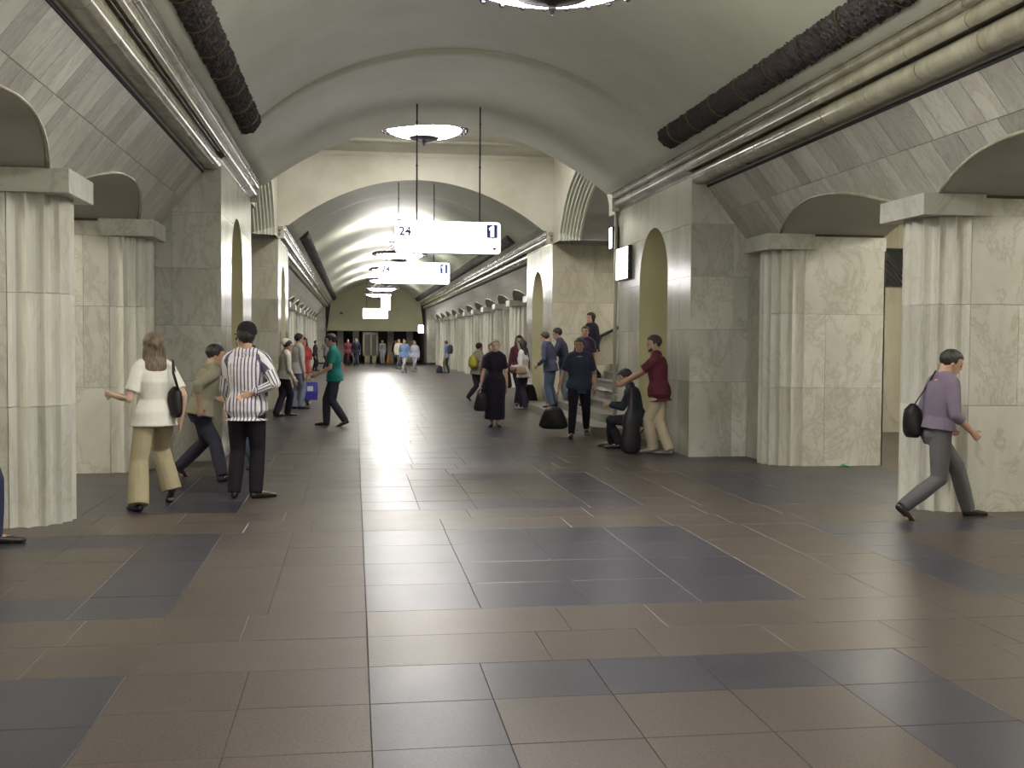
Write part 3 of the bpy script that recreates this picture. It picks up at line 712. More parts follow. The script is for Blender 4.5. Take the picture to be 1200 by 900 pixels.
t = thing('passage_lamp', 'lamp under the vault above the staircase', 'lamp', (8.4, SY, 4.75)); rbox(t, -.1, .1, -.7, .7, 0, .05, M['steel'], 'casing'); rbox(t, -.08, .08, -.68, .68, -.05, -.002, M['tube'], 'tube')
# ventilation grille on the track wall
t = thing('ventilation_grille', 'black lattice ventilation grille seen between the two nearest right piers', 'grille', (9.52, YB2-.3, 2.98), pi/2)
q = MB(); q.box(-.05, -.005, -.55, .55, -.34, -.30); q.box(-.05, -.005, -.55, .55, .30, .34); q.box(-.05, -.005, -.55, -.51, -.3, .3); q.box(-.05, -.005, .51, .55, -.3, .3); q.build('frame', M['black'], t)
q = MB(); q.box(-.012, -.004, -.51, .51, -.3, .3); q.build('backing', M['black'], t)
q = MB()
for k in range(-6, 13): q.tube([(-.03, -.5+.1*k-.3, -.3), (-.03, -.5+.1*k+.3, .3)], .008, 4) if -.5+.1*k-.3 > -.52 and -.5+.1*k+.3 < .52 else None
q.build('lattice', M['steel'], t)
q = MB(); q.tube([(0, 0, .01), (.06, .02, .03), (.12, .0, .015), (.2, .02, .01)], [(.02, .006), (.035, .02), (.03, .012), (.01, .004)], 8); o = q.build('crumpled_wrapper', plain('green_wrapper', (.03, .2, .12), .4), None); o.location = (6.2, 13.2, .0); tag(o, 'small crumpled green wrapper at the foot of the second right pier', 'litter')
# ------------------------------------------------------------------ people
def remeshed(name, q, vox, m, parent, smooth_it=2):
    me = bpy.data.meshes.new(name); me.from_pydata(q.v, [], q.f); me.update()
    bm = bmesh.new(); bm.from_mesh(me); bmesh.ops.recalc_face_normals(bm, faces=bm.faces); bm.to_mesh(me); bm.free()
    o = bpy.data.objects.new(name, me); TMP.objects.link(o)
    r = o.modifiers.new('r', 'REMESH'); r.mode = 'VOXEL'; r.voxel_size = vox; r.use_smooth_shade = True
    if smooth_it: s_ = o.modifiers.new('s', 'SMOOTH'); s_.iterations = smooth_it; s_.factor = .5
    QUEUE.append((o, name, m, parent)); return o
TMP = bpy.data.collections.new('tmp'); COL.children.link(TMP); QUEUE = []
def flush():
    dg = bpy.context.evaluated_depsgraph_get(); dg.update(); out = []
    for o, name, m, parent in QUEUE:
        me = bpy.data.meshes.new_from_object(o.evaluated_get(dg)); out.append((o, me, name, m, parent))
    for o, me, name, m, parent in out:
        old = o.data; bpy.data.objects.remove(o); bpy.data.meshes.remove(old)
        me.materials.clear(); me.name = name; n = finish(name, me, m, parent, True)
        if 'stripes' in m: stripe_attr(n, parent)
    QUEUE.clear()
def rotm(ax, deg): return Matrix.Rotation(rad(deg), 3, ax)
def ik(a, t, l1, l2, pole):
    d = t-a; L = d.length
    if L > (l1+l2)*.995: t = a+d*((l1+l2)*.995/L); d = t-a; L = d.length
    u = d/L; x = (l1*l1-l2*l2+L*L)/(2*L); hgt = sqrt(max(0, l1*l1-x*x)); pl = Vector(pole); pl = pl-u*pl.dot(u)
    pl = pl.normalized() if pl.length > 1e-5 else Vector((0, 1, 0))
    return a+u*x+pl*hgt, t
MALE = [(-.06, .06, .05), (-.02, .094, .064), (.03, .092, .062), (.09, .082, .057), (.15, .09, .062), (.21, .1, .066), (.255, .103, .06), (.285, .085, .048), (.305, .05, .038)]
FEM = [(-.06, .06, .052), (-.02, .1, .066), (.03, .095, .062), (.1, .07, .052), (.15, .078, .06), (.2, .087, .07), (.25, .09, .054), (.28, .076, .044), (.3, .046, .034)]
def person(label, fl, fr, yaw, h=1.75, fem=False, z=0, zl=None, zr=None, pl=0, pr=0, lean=2, side=0, hl=None, hr=None, el=(-.6, -1, -.2), er=(.6, -1, -.2), head=(0, 0), twist=0,
           top=(.3, .3, .3), sleeve='short', hem=-.06, bottom='trousers', bcol=(.02, .02, .025), wide=0, hair='short', hcol='hair_black', shoe='shoe', vox=.012,
           pelvis=None, psh=(0, 0), skin='skin', toe=(8, 8), bulk=1.0, face=True, group=None, knl=(0, 1, 0), knr=(0, 1, 0), seat=None, palm=(None, None), collar=None, stripes=False, belt=False, poffs=None, inner=None):
    cx, cy = (fl[0]+fr[0])/2, (fl[1]+fr[1])/2
    root = thing('person', label, 'person', (cx, cy, z), -rad(yaw), group); root.name = 'person'
    iv = Matrix.Rotation(rad(yaw), 3, 'Z')
    def loc(p, zz): v = iv @ Vector((p[0]-cx, p[1]-cy, 0)); return Vector((v.x, v.y, (zz or 0)))
    def cloth_m(c): return M[c] if isinstance(c, str) else cloth(c)
    sg = {-1: (fl, zl, pl, toe[0]), 1: (fr, zr, pr, toe[1])}
    A = {}; FOOT = {}
    for s, (f, zz, pt, ty) in sg.items():
        b = loc(f, zz); fd = Matrix.Rotation(-rad(ty)*s, 3, 'Z') @ Vector((0, 1, 0)); t = rad(pt)
        ball = b+fd*(.05*h)+Vector((0, 0, 0)); off = fd*(-.07*cos(t)+.045*sin(t))*h+Vector((0, 0, (.07*sin(t)+.045*cos(t))*h))
        A[s] = ball+off; FOOT[s] = (ball, fd, t)
    TL, SL = .245*h, .243*h
    pc = Vector((psh[0]*h, psh[1]*h, 0))
    if pelvis is None:
        pz = .531*h
        for s in (-1, 1):
            hx = pc+Vector((s*.05*h, 0, 0)); dxy = Vector((A[s].x-hx.x, A[s].y-hx.y)).length
            pz = min(pz, A[s].z+sqrt(max(.01, ((TL+SL)*.992)**2-dxy*dxy)))
    else: pz = pelvis
    Pv = pc+Vector((0, 0, pz))
    B = rotm('Y', side) @ rotm('X', -lean); Uv = B @ Vector((0, 0, 1)); Bt = B @ rotm('Z', -twist); Rv = Bt @ Vector((1, 0, 0)); Fv = Bt @ Vector((0, 1, 0))
    rows = FEM if fem else MALE
    K = {}
    for s in (-1, 1):
        hip = Pv+Vector((s*.052*h, 0, -.005*h)); kn, an = ik(hip, A[s], TL, SL, knl if s < 0 else knr); K[s] = (hip, kn, an)
    sw = (.088 if fem else .1)*h; AR = {}
    for s in (-1, 1):
        sh = Pv+Uv*(.268*h)+Rv*(s*sw); tg = hl if s < 0 else hr
        if tg is None: tg = (s*.135, .03, .47)
        tg = Vector(tg)*h; e, w_ = ik(sh, tg, .172*h, .15*h, Bt @ Vector(el if s < 0 else er)); AR[s] = (sh, e, w_)
    hb = Pv+Uv*(.318*h)
    Hm = rotm('Y', side*.5) @ rotm('X', -lean*.4) @ rotm('Z', -head[0]) @ rotm('X', -head[1]); HS = .133*h
    nk = hb+Uv*.02*h; hc = nk+Hm @ Vector((0, .012*h, .062*h))
    H = lambda x, y, zz: hc+Hm @ Vector((x*HS, y*HS, zz*HS))
    q = MB(); bk = bulk
    q.tube([Pv+Uv*(t*h) for t, a, b in rows], [(a*h*bk*.94, b*h*bk*.94) for t, a, b in rows], 16, right=Rv)
    q.tube([Pv+Uv*(.27*h), Pv+Uv*.305*h, nk+Uv*.03*h, hc-Hm @ Vector((0, .02*h, .01*h))], [.045*h, .033*h, .031*h, .03*h], 12, right=Rv)
    for s in (-1, 1):
        sh, e, w_ = AR[s]; q.ball(sh, .034*h*bk, 12, 8)
        q.tube([sh, sh*.5+e*.5, e, e*.6+w_*.4, w_], [.031*h*bk, .028*h*bk, .0225*h, .0225*h, .0155*h], 10); q.ball(e, .0225*h, 10, 6)
        hip, kn, an = K[s]; q.tube([hip+Vector((0, 0, .02*h)), hip*.6+kn*.4, kn, kn*.62+an*.38, an], [.056*h, .05*h, .033*h, .033*h, .021*h], 12); q.ball(kn, .033*h, 10, 6)
        ball, fd, t = FOOT[s]; q.tube([an, an-Vector((0, 0, .012*h)), ball+Vector((0, 0, .014*h)), ball+fd*.035*h+Vector((0, 0, .01*h))], [.021*h, .022*h, .02*h, .01*h], 8)
        # hand
        d = (w_-e).normalized(); n = palm[0 if s < 0 else 1]
        n = Vector(n) if n is not None else Vector((-s, .15, 0)); n = (n-d*n.dot(d)).normalized(); wv = d.cross(n)*s   # thumb side
        if wv.y < 0 and palm[0 if s < 0 else 1] is None: wv = -wv
        if vox < .011:
            q.tube([w_-d*.01, w_+d*.02*h, w_+d*.052*h], [(.015*h, .0105*h), (.021*h, .0095*h), (.0225*h, .008*h)], 10, right=wv)
            for k, (ln, o_) in enumerate(((.036, .017), (.043, .006), (.040, -.005), (.031, -.016))):
                b0 = w_+d*(.05*h)+wv*(o_*h); c1 = b0+(d*.9+n*.32).normalized()*(ln*.5*h); c2 = c1+(d*.6+n*.75).normalized()*(ln*.5*h)
                q.tube([b0-d*.012*h, b0, c1, c2], [.0052*h, .0052*h, .0048*h, .0038*h], 6)
            b0 = w_+d*.018*h+wv*.017*h; c1 = b0+(d*.7+wv*.75).normalized()*.024*h; q.tube([b0-d*.005*h, c1, c1+(d+n*.35).normalized()*.02*h], [.0065*h, .0056*h, .0042*h], 6)
        else:
            q.tube([w_-d*.01, w_+d*.025*h, w_+d*.055*h, w_+d*.082*h+n*.012*h, w_+d*.098*h+n*.024*h], [(.015*h, .011*h), (.022*h, .011*h), (.021*h, .01*h), (.017*h, .008*h), (.01*h, .006*h)], 8, right=wv)
            b0 = w_+d*.018*h+wv*.016*h; q.tube([b0, b0+(d+wv)*.02*h, b0+(d+wv)*.02*h+d*.015*h], [.008*h, .0075*h, .006*h], 6)
    # head
    prof = [(-.5, .13, .13, .2), (-.44, .21, .2, .17), (-.32, .27, .29, .1), (-.15, .305, .37, .04), (.02, .325, .42, .0), (.2, .335, .43, -.02), (.34, .3, .39, -.03), (.43, .22, .29, -.03), (.49, .1, .14, -.03)]
    q.tube([H(0, yc, zz) for zz, a, b, yc in prof], [(a*HS, b*HS) for zz, a, b, yc in prof], 16, right=Hm @ Vector((1, 0, 0)))
    q.tube([H(0, .38, .08), H(0, .47, -.1), H(0, .42, -.15)], [.035*HS, .07*HS, .05*HS], 8)
    q.tube([H(-.2, .34, .09), H(0, .4, .07), H(.2, .34, .09)], .05*HS, 8)
    q.tube([H(-.1, .37, -.26), H(0, .42, -.26), H(.1, .37, -.26)], .045*HS, 6); q.ball(H(0, .3, -.42), .12*HS, 8, 6)
    for s in (-1, 1): q.ball(H(s*.335, -.03, -.03), (.05*HS, .09*HS, .14*HS), 8, 6, Hm)
    for s in (-1, 1): q.tube([AR[s][0]+Uv*.006*h, hb-Uv*.012*h+Rv*(s*.03*h), hb+Uv*.02*h], [.031*h*bk, .034*h, .03*h], 10)
    body = remeshed('body', q, vox, M[skin], root, 2 if vox > .009 else 3)
    if face:
        for s in (-1, 1): q = MB(); q.ball(H(s*.14, .385, .0), (.05*HS, .03*HS, .03*HS), 8, 6, Hm); q.build('eye', M['eye'], root, True)
        for s in (-1, 1): q = MB(); q.tube([H(s*.06, .41, .1), H(s*.15, .395, .125), H(s*.22, .345, .1)], .016*HS, 5); q.build('eyebrow', M[hcol], root, True)
        q = MB(); q.tube([H(-.1, .4, -.26), H(0, .445, -.265), H(.1, .4, -.26)], [.012*HS, .028*HS, .012*HS], 6); q.build('lips', M['lip'], root, True)
    # hair
    q = MB(); vsph = MB(); vsph.ball((0, 0, 0), (1, 1, 1), 28, 18)
    big = 1.1 if hair in ('long', 'bob') else 1.0
    vv = []
    for v in vsph.v:
        x, y, zz = v; jt = 1+random.uniform(-.05, .05); X_, Y_, Z_ = x*.395*big*jt, y*.49*big*jt-.05, zz*.43*big*jt+.14
        lim = .26 if hair != 'bald' else .5
        if y > .35 and Z_ < lim: f = max(.55, 1-1.6*(y-.35)); X_ *= .8*f+.1; Y_ = min(Y_, .1+.1*f); Z_ = max(Z_, 0)
        if Z_ < -.2: Z_ = -.2
        vv.append(H(X_, Y_, Z_))
    q.add(vv, vsph.f)
    if hair == 'short': q.tube([H(0, -.18, .0), H(0, -.24, -.26)], [(.27*HS, .2*HS), (.2*HS, .1*HS)], 12, right=Hm @ Vector((1, 0, 0)))
    if hair == 'bob': q.tube([H(0, -.12, .2), H(0, -.14, -.1), H(0, -.16, -.42)], [(.38*HS, .35*HS), (.42*HS, .3*HS), (.36*HS, .22*HS)], 14, right=Hm @ Vector((1, 0, 0)))
    if hair == 'long':
        bk_ = -Fv*.045*h
        q.tube([H(0, -.12, .2), H(0, -.15, -.1), H(0, -.2, -.5), nk-Fv*.035*h-Uv*.05*h, nk-Fv*.05*h-Uv*.13*h], [(.4*HS, .36*HS), (.48*HS, .34*HS), (.52*HS, .28*HS), (.5*HS, .2*HS), (.26*HS, .1*HS)], 14, right=Hm @ Vector((1, 0, 0)))
    if hair == 'updo': q.ball(H(0, -.5, .25), .17*HS, 10, 8)
    if hair == 'tail': q.tube([H(0, -.4, .2), H(0, -.62, .0), H(0, -.6, -.45), H(0, -.5, -.7)], [.1*HS, .12*HS, .1*HS, .04*HS], 8)
    remeshed('hair', q, max(.009, vox*.9), M[hcol], root, 1)
    if hair == 'beard' or poffs == 'beard':
        q = MB(); q.tube([H(-.22, .2, -.3), H(0, .34, -.42), H(.22, .2, -.3)], .1*HS, 8); q.build('beard', M[hcol], root, True)
    # top garment
    kw = 'top'
    if top is not None:
        q = MB(); rr = [(t, a, b) for t, a, b in rows if t > hem]; g = .012+.0*h
        t0, a0, b0 = rows[1]; fl_ = 1.13
        rows2 = [(hem, a0*fl_, b0*fl_*1.05)]+[(t, a*(1.06 if t < .2 else 1.02), b*1.08) for t, a, b in rr if t < .3]
        q.tube([Pv+Uv*(t*h) for t, a, b in rows2], [(a*h*bk+g+(.02 if t < .05 else 0), b*h*bk+g+(.024 if t < .05 else 0)) for t, a, b in rows2], 20, right=Rv)
        for s in (-1, 1):
            sh, e, w_ = AR[s]; q.ball(sh, .037*h*bk+.006, 12, 8); q.tube([sh+Uv*.006*h, hb-Uv*.014*h+Rv*(s*.034*h), hb-Uv*.012*h], [.036*h*bk+.008, .038*h+.012, .038*h+.012], 12)
            if sleeve == 'short': q.tube([sh, sh*.45+e*.55, sh*.25+e*.75], [.037*h*bk+.006, .035*h+.006, .036*h+.006], 12)
            elif sleeve in ('long', 'rolled'):
                k = .9 if sleeve == 'long' else .35
                q.tube([sh, sh*.5+e*.5, e], [.037*h*bk+.006, .035*h+.004, .031*h], 12); q.ball(e, .032*h, 10, 6); q.tube([e, e*(1-k)+w_*k], [.031*h, (.024 if sleeve == 'long' else .029)*h], 12)
            else: pass
        if fem and sleeve != 'x': pass
        m_ = cloth_m(top)
        o = remeshed('shirt' if bottom != 'dress' else 'dress_top', q, max(vox, .009), m_, root, 3)
        if stripes: STR[root.name] = (Pv.copy(), Uv.copy(), Rv.copy(), Fv.copy(), {s: [v.copy() for v in AR[s]] for s in (-1, 1)}, h)
        if collar:
            q = MB(); c0 = nk-Uv*.022*h; q.tube([c0-Uv*.008*h, c0+Uv*.014*h], [(.05*h, .046*h), (.04*h, .038*h)], 16, right=Rv); q.build('collar', cloth_m(collar), root, True)
    # bottom garment
    if bottom in ('trousers', 'shorts'):
        q = MB(); rws = [r for r in rows if r[0] <= .035]+[(.075, rows[3][1], rows[3][2])]
        q.tube([Pv+Uv*(t*h) if t > -.03 else Pv+Vector((0, 0, t*h)) for t, a, b in rws], [(a*h*bk+.01, b*h*bk+.01) for t, a, b in rws], 18, right=Rv)
        for s in (-1, 1):
            hip, kn, an = K[s]; wd = wide; end = an-(an-kn).normalized()*(.0)+(an-kn).normalized()*.012*h
            kk = kn*.5+an*.5; stop = [kn, kk, end] if bottom == 'trousers' else []
            rd = [.040*h+.006+wd*.3, .038*h+.004+wd*.6, .031*h+wd] if stop else []
            q.tube([hip+Vector((0, 0, .02*h)), hip*.6+kn*.4]+stop, [.056*h+.004, .054*h+.004]+rd, 14); q.ball(kn, .040*h+.004+wd*.2, 12, 8)
        remeshed('trousers', q, max(vox, .009), cloth_m(bcol), root, 3)
        if belt: q = MB(); q.tube([Pv+Uv*.055*h, Pv+Uv*.075*h], [(rows[3][1]*h*bk+.02, rows[3][2]*h*bk+.02)]*2, 20, right=Rv); q.build('belt', M['black'], root, True)
    else:
        q = MB(); an = (K[-1][2]+K[1][2])/2; zb = .09*h if bottom in ('dress', 'skirt') else .28*h
        pts = [Pv+Uv*.09*h, Pv+Uv*0, Vector((an.x*.5+Pv.x*.5, an.y*.5+Pv.y*.5, pz*.55)), Vector((an.x, an.y, zb))]
        q.tube(pts, [(.08*h, .062*h), (.125*h, .1*h), (.118*h, .115*h), (.118*h, .118*h)], 20, right=Vector((1, 0, 0)))
        remeshed('skirt', q, max(vox, .01), cloth_m(bcol), root, 3)
    # shoes
    for s in (-1, 1):
        ball, fd, t = FOOT[s]; up = Vector((0, 0, 1)); side_ = fd.cross(up)
        fdp = fd*cos(t)-up*sin(t); upp = up*cos(t)+fd*sin(t)          # heel raised by t about the ball
        L = lambda a, zz: ball+fdp*(a*h)+upp*(zz*h)
        pts = [L(-.105, .020), L(-.095, .021), L(-.06, .024), L(-.02, .019), L(.02, .014), L(.048, .011), L(.058, .009)]
        rd = [(.010*h, .012*h), (.019*h, .021*h), (.022*h, .024*h), (.023*h, .019*h), (.026*h, .014*h), (.019*h, .011*h), (.006*h, .006*h)]
        q = MB(); q.tube(pts, rd, 12, right=side_)
        if vox < .013: q.tube([L(-.072, .02), L(-.068, .05)], [.021*h, .022*h], 10)
        o = q.build('shoe', M[shoe] if isinstance(shoe, str) else cloth(shoe), root, True)
    root['tops'] = 1; del root['tops']
    return root, dict(AR=AR, P=Pv, U=Uv, R=Rv, F=Fv, h=h, K=K, yaw=yaw, c=(cx, cy, z))
STR = {}
def wpt(info, v):
    """local point of a person to world"""
    r = Matrix.Rotation(-rad(info['yaw']), 3, 'Z') @ Vector(v); return Vector((r.x+info['c'][0], r.y+info['c'][1], r.z+info['c'][2]))
def stripe_attr(o, root):
    Pv, Uv, Rv, Fv, AR, h = STR[root.name]; me = o.data; at = me.attributes.new('stripe', 'FLOAT', 'POINT'); vals = []
    for v in me.vertices:
        p = v.co; d = p-Pv; t = d.dot(Uv); x = d.dot(Rv); best = (abs(x)/(.105*h), None); ax = x
        a = ax*1.0; fy = d.dot(Fv); u = atan2(x, -fy-.0)*.11 if abs(x) > .13 else x
        for s in (-1, 1):
            sh, e, w_ = AR[s]
            for A_, B_ in ((sh, e), (e, w_)):
                ab = B_-A_; k = max(0, min(1, (p-A_).dot(ab)/ab.length_squared)); dist = (p-(A_+ab*k)).length
                if dist < .062 and abs(x) > .115*h*.78:
                    n1 = ab.normalized().cross(Fv).normalized(); n2 = ab.normalized().cross(n1); r = p-(A_+ab*k); u = atan2(r.dot(n2), r.dot(n1))*.055; break
        vals.append(u)
    at.data.foreach_set('value', vals)
def striped_mat():
    q = NT('striped_shirt_cloth'); q.m['stripes'] = 1; a = q.n('ShaderNodeAttribute'); a.attribute_name = 'stripe'
    def band(w_, off, th):
        m1 = q.n('ShaderNodeMath', _operation='ADD'); m1.inputs[1].default_value = off+5; q.l(a.outputs['Fac'], m1.inputs[0])
        m2 = q.n('ShaderNodeMath', _operation='MODULO'); m2.inputs[1].default_value = w_; q.l(m1.outputs[0], m2.inputs[0])
        m3 = q.n('ShaderNodeMath', _operation='LESS_THAN'); m3.inputs[1].default_value = th; q.l(m2.outputs[0], m3.inputs[0]); return m3
    b = band(.036, 0, .013)
    mx = q.n('ShaderNodeMix', _data_type='RGBA'); mx.inputs['A'].default_value = (.68, .65, .68, 1); mx.inputs['B'].default_value = (.1, .09, .145, 1); q.l(b.outputs[0], mx.inputs['Factor'])
    q.l(mx.outputs['Result'], q.b.inputs['Base Color']); q.b.inputs['Roughness'].default_value = .85; q.b.inputs['Specular IOR Level'].default_value = .2
    tc = q.n('ShaderNodeTexCoord'); nz = q.n('ShaderNodeTexNoise', Scale=11.0, Detail=3.0); q.l(tc.outputs['Object'], nz.inputs['Vector']); bp = q.n('ShaderNodeBump', Strength=.6, Distance=.03); q.l(nz.outputs['Fac'], bp.inputs['Height']); q.l(bp.outputs[0], q.b.inputs['Normal'])
    return q.m
M['striped'] = striped_mat()
# ---- the people, nearest first
NEAR, MID, FAR = .0085, .012, .017
p_man, i_man = person('man in a mauve shirt striding right past the nearest right pier', (5.7, 9.36), (4.9, 9.2), 92, 1.66, pl=0, pr=42, lean=7, head=(8, 20), top=(.155, .125, .175), sleeve='rolled', hem=.02, bcol=(.1, .096, .105), wide=.012,
    hl=(-.1, .1, .5), hr=(.13, .13, .49), hair='short', vox=NEAR, belt=True, collar=(.155, .125, .175), bulk=1.1, psh=(0, -.005))
p_st, i_st = person('man in a striped shirt and dark cap seen from behind, hand on his back', (-1.2, 11.2), (-.95, 11.16), 8, 1.74, lean=1, head=(-35, 2), top='striped', sleeve='long', hem=-.075, bcol=(.012, .009, .014), wide=.012,
    hr=(.045, -.075, .61), er=(1.2, -.25, 0), palm=(None, (0, -1, .1)), hl=(-.12, .14, .52), hair='short', vox=NEAR, stripes=True, collar=(.6, .58, .62), toe=(15, 55), bulk=1.06, face=True)
p_wo, i_wo = person('long-haired woman in a white tee and khaki trousers walking left away from us', (-2.0, 10.43), (-1.75, 10.85), -28, 1.67, fem=True, pl=0, pr=38, zr=.02, lean=1, head=(0, 0), top=(.68, .66, .6), sleeve='short', hem=-.05, bcol=(.36, .31, .2), wide=.045,
    hl=(-.2, .12, .64), el=(-.15, -.6, -1), hr=(.145, -.02, .49), hair='long', hcol='hair_dull', vox=NEAR, knr=(0, 1, 0), skin='skin_pale')
p_bl, i_bl = person('man in an olive-beige shirt lunging right in front of the left pier', (-1.44, 12.5), (-2.05, 12.95), 62, 1.7, pl=0, pr=48, lean=14, head=(10, 10), top=(.25, .235, .17), sleeve='rolled', hem=-.02, bcol=(.025, .025, .04), wide=.012,
    hl=(-.12, .17, .53), hr=(.13, -.05, .5), hair='short', vox=.01)
person('person in black with blue jeans standing behind the man in olive beige', (-1.42, 13.7), (-1.25, 13.75), 185, 1.68, fem=True, top=(.02, .018, .025), sleeve='long', bcol=(.1, .13, .2), hair='bob', vox=MID, head=(25, 5), skin='skin_pale')
person('dark-clothed person mostly hidden behind the man in the striped shirt', (-1.62, 16.3), (-1.4, 16.35), 178, 1.58, top=(.05, .045, .06), sleeve='long', bcol=(.04, .04, .05), vox=MID)
person('person at the left photo edge, only a dark shoe in view', (-2.72, 8.86), (-3.1, 8.7), 80, 1.7, pl=0, pr=30, top=(.05, .06, .12), sleeve='long', bcol=(.03, .035, .08), vox=MID)
person('man in a maroon polo shirt leaning at the right pier, arms stretched to a sitter', (4.24, 15.2), (4.42, 14.98), -68, 1.74, lean=5, head=(-22, 6), top=(.105, .022, .035), sleeve='short', hem=-.075, bcol=(.43, .37, .28), wide=.025,
    hl=(-.07, .3, .58), hr=(.035, .3, .57), hair='short', hcol='hair_black', vox=NEAR, shoe='shoe_grey', collar=(.05, .015, .02), bulk=1.12, poffs='beard', toe=(10, 15))
ps, i_se = person('person in black sitting low at the right pier under two hands', (3.86, 16.15), (3.9, 15.85), -75, 1.68, pelvis=.44, psh=(0, -.22), lean=14, head=(0, 20), top=(.03, .04, .055), sleeve='long', hem=-.03, bcol=(.02, .02, .03), wide=.01,
    hl=(-.05, .04, .39), hr=(.08, .04, .39), vox=.01, toe=(5, 5))
person('man in a dark navy shirt walking towards us beside the stairs', (3.95, 18.3), (3.58, 17.72), 188, 1.72, pl=40, pr=0, lean=4, side=0, head=(12, 5), top=(.04, .05, .085), sleeve='short', hem=-.07, bcol=(.012, .01, .018), hair='short',
    hr=(.2, .02, .46), hl=(-.15, .02, .47), vox=MID, bulk=1.12)
person('man in a teal tee walking left across the middle of the hall', (-.17, 20.3), (-.55, 20.6), -88, 1.74, pl=22, pr=0, lean=3, head=(0, 12), top=(.02, .2, .19), sleeve='short', hem=-.04, bcol=(.04, .04, .055), wide=.012,
    hl=(-.12, .17, .56), hr=(.13, -.03, .5), vox=MID)
pd, i_dr = person('fair-haired woman in a long black dress walking towards us', (2.66, 20.02), (2.54, 20.14), 184, 1.63, fem=True, pl=0, pr=0, head=(0, -6), top=(.018, .014, .026), sleeve='short', hem=.02, bottom='dress', bcol=(.018, .014, .026), hair='updo', hcol='hair_fair',
    hr=(.17, .03, .45), hl=(-.135, .0, .47), vox=MID, skin='skin_pale')
person('dark-haired person just behind the woman in the black dress', (2.95, 22.6), (2.8, 22.9), 195, 1.58, fem=True, top=(.05, .045, .06), sleeve='long', bcol=(.03, .03, .04), hair='tail', vox=.014)
person('man in a cream top and white cap leaning at the left bay corner', (-1.58, 23.0), (-1.36, 23.25), 70, 1.64, lean=6, top=(.55, .54, .45), sleeve='long', hem=-.03, bcol=(.02, .015, .03), wide=.02, head=(5, 10), hl=(-.1, .14, .5), hr=(.13, .1, .47), vox=MID)
person('dark-haired man in pale jeans behind the man with the white cap', (-1.4, 25.6), (-1.2, 25.5), 60, 1.75, top=(.45, .44, .4), sleeve='long', bcol=(.2, .24, .32), vox=.014)
pr_, i_rw = person('woman in a red top holding a blue and white carrier bag', (-1.15, 27.3), (-1.34, 27.35), 176, 1.66, fem=True, top=(.4, .06, .06), sleeve='short', bcol=(.3, .25, .16), wide=.01, hair='long', hcol='hair_black', hl=(-.08, .06, .45), hr=(.12, .06, .55), vox=MID)
person('man in grey with a yellow round bag striding right along the arcade', (2.98, 28.75), (3.5, 29.1), 62, 1.62, pl=42, pr=0, lean=7, top=(.28, .27, .22), sleeve='short', bcol=(.025, .022, .035), wide=.01, vox=.014)
person('woman in a white top with long black hair facing left by the stair base', (3.92, 25.4), (3.97, 25.15), -62, 1.66, fem=True, top=(.6, .58, .56), sleeve='long', bcol=(.02, .018, .03), wide=.03, hair='long', shoe='shoe_grey', hl=(-.05, .13, .6), hr=(.06, .13, .58), vox=MID, head=(-5, 3), skin='skin_pale')
person('woman in dark red and black behind the woman in the white top', (3.98, 26.6), (4.12, 26.7), 190, 1.76, fem=True, top=(.1, .03, .04), sleeve='long', bcol=(.02, .02, .03), hair='long', vox=.014)
person('fair-haired person in blue jeans and navy leaning left on the stair base', (4.24, 23.3), (4.36, 23.5), -55, 1.68, z=.155, top=(.06, .07, .12), sleeve='long', bcol=(.07, .1, .15), wide=.015, lean=10, psh=(0, .03), hair='short', hcol='hair_brown', hl=(-.1, .17, .55), hr=(.08, .17, .6), vox=MID, head=(0, 12), skin='skin_pale')
person('dark-haired person in pale jeans hugging the one in blue jeans', (4.68, 23.85), (4.72, 24.1), -70, 1.78, z=.155, zl=.0, zr=.0, top=(.04, .045, .075), sleeve='long', bcol=(.17, .2, .25), lean=14, psh=(0, .0), hair='short', hl=(-.12, .25, .66), hr=(.1, .25, .66), vox=MID, head=(0, 10))
person('woman in black coming down the upper stairs', (5.5, 24.2), (5.15, 24.0), -120, 1.66, fem=True, z=.155+.155*3, zl=.155, top=(.02, .018, .03), sleeve='long', bcol=(.02, .02, .03), hair='bob', vox=.014, hr=(.1, .12, .62))
person('person in a purple top on the stairs just behind the navy shirt', (4.7, 21.6), (4.55, 21.45), 200, 1.62, fem=True, z=.31, top=(.07, .05, .09), sleeve='short', bcol=(.05, .05, .09), hair='short', vox=.014, zl=.0)
person('backpacker in a blue shirt standing by the far right arcade', (4.45, 54.1), (4.68, 54.5), -60, 1.62, top=(.2, .26, .42), sleeve='short', bcol=(.1, .1, .07), vox=FAR, face=False)
person('dark silhouette closest to the far left arcade', (-1.95, 57.3), (-2.1, 57.5), 100, 1.6, top=(.02, .02, .025), sleeve='long', bcol=(.02, .02, .03), vox=FAR, face=False)
person('person in a grey shirt standing far down on the left', (-1.6, 58.6), (-1.4, 58.7), 150, 1.68, top=(.16, .15, .16), sleeve='short', bcol=(.03, .03, .045), vox=FAR, face=False)
person('man in a dark suit with a white shirt front far down the hall', (.0, 65.6), (.2, 65.9), 180, 1.75, top=(.02, .025, .04), sleeve='long', bcol=(.02, .025, .04), vox=FAR, face=False, collar=(.6, .6, .6))
person('person in a dark red coat far down beside the man in the suit', (-.5, 68.0), (-.3, 68.1), 175, 1.7, top=(.12, .03, .04), sleeve='long', bcol=(.05, .02, .03), vox=FAR, face=False)
person('man in a blue shirt and pale trousers far down the hall', (2.35, 53.9), (2.55, 54.2), 182, 1.72, top=(.17, .24, .42), sleeve='long', bcol=(.4, .41, .43), vox=FAR, face=False)
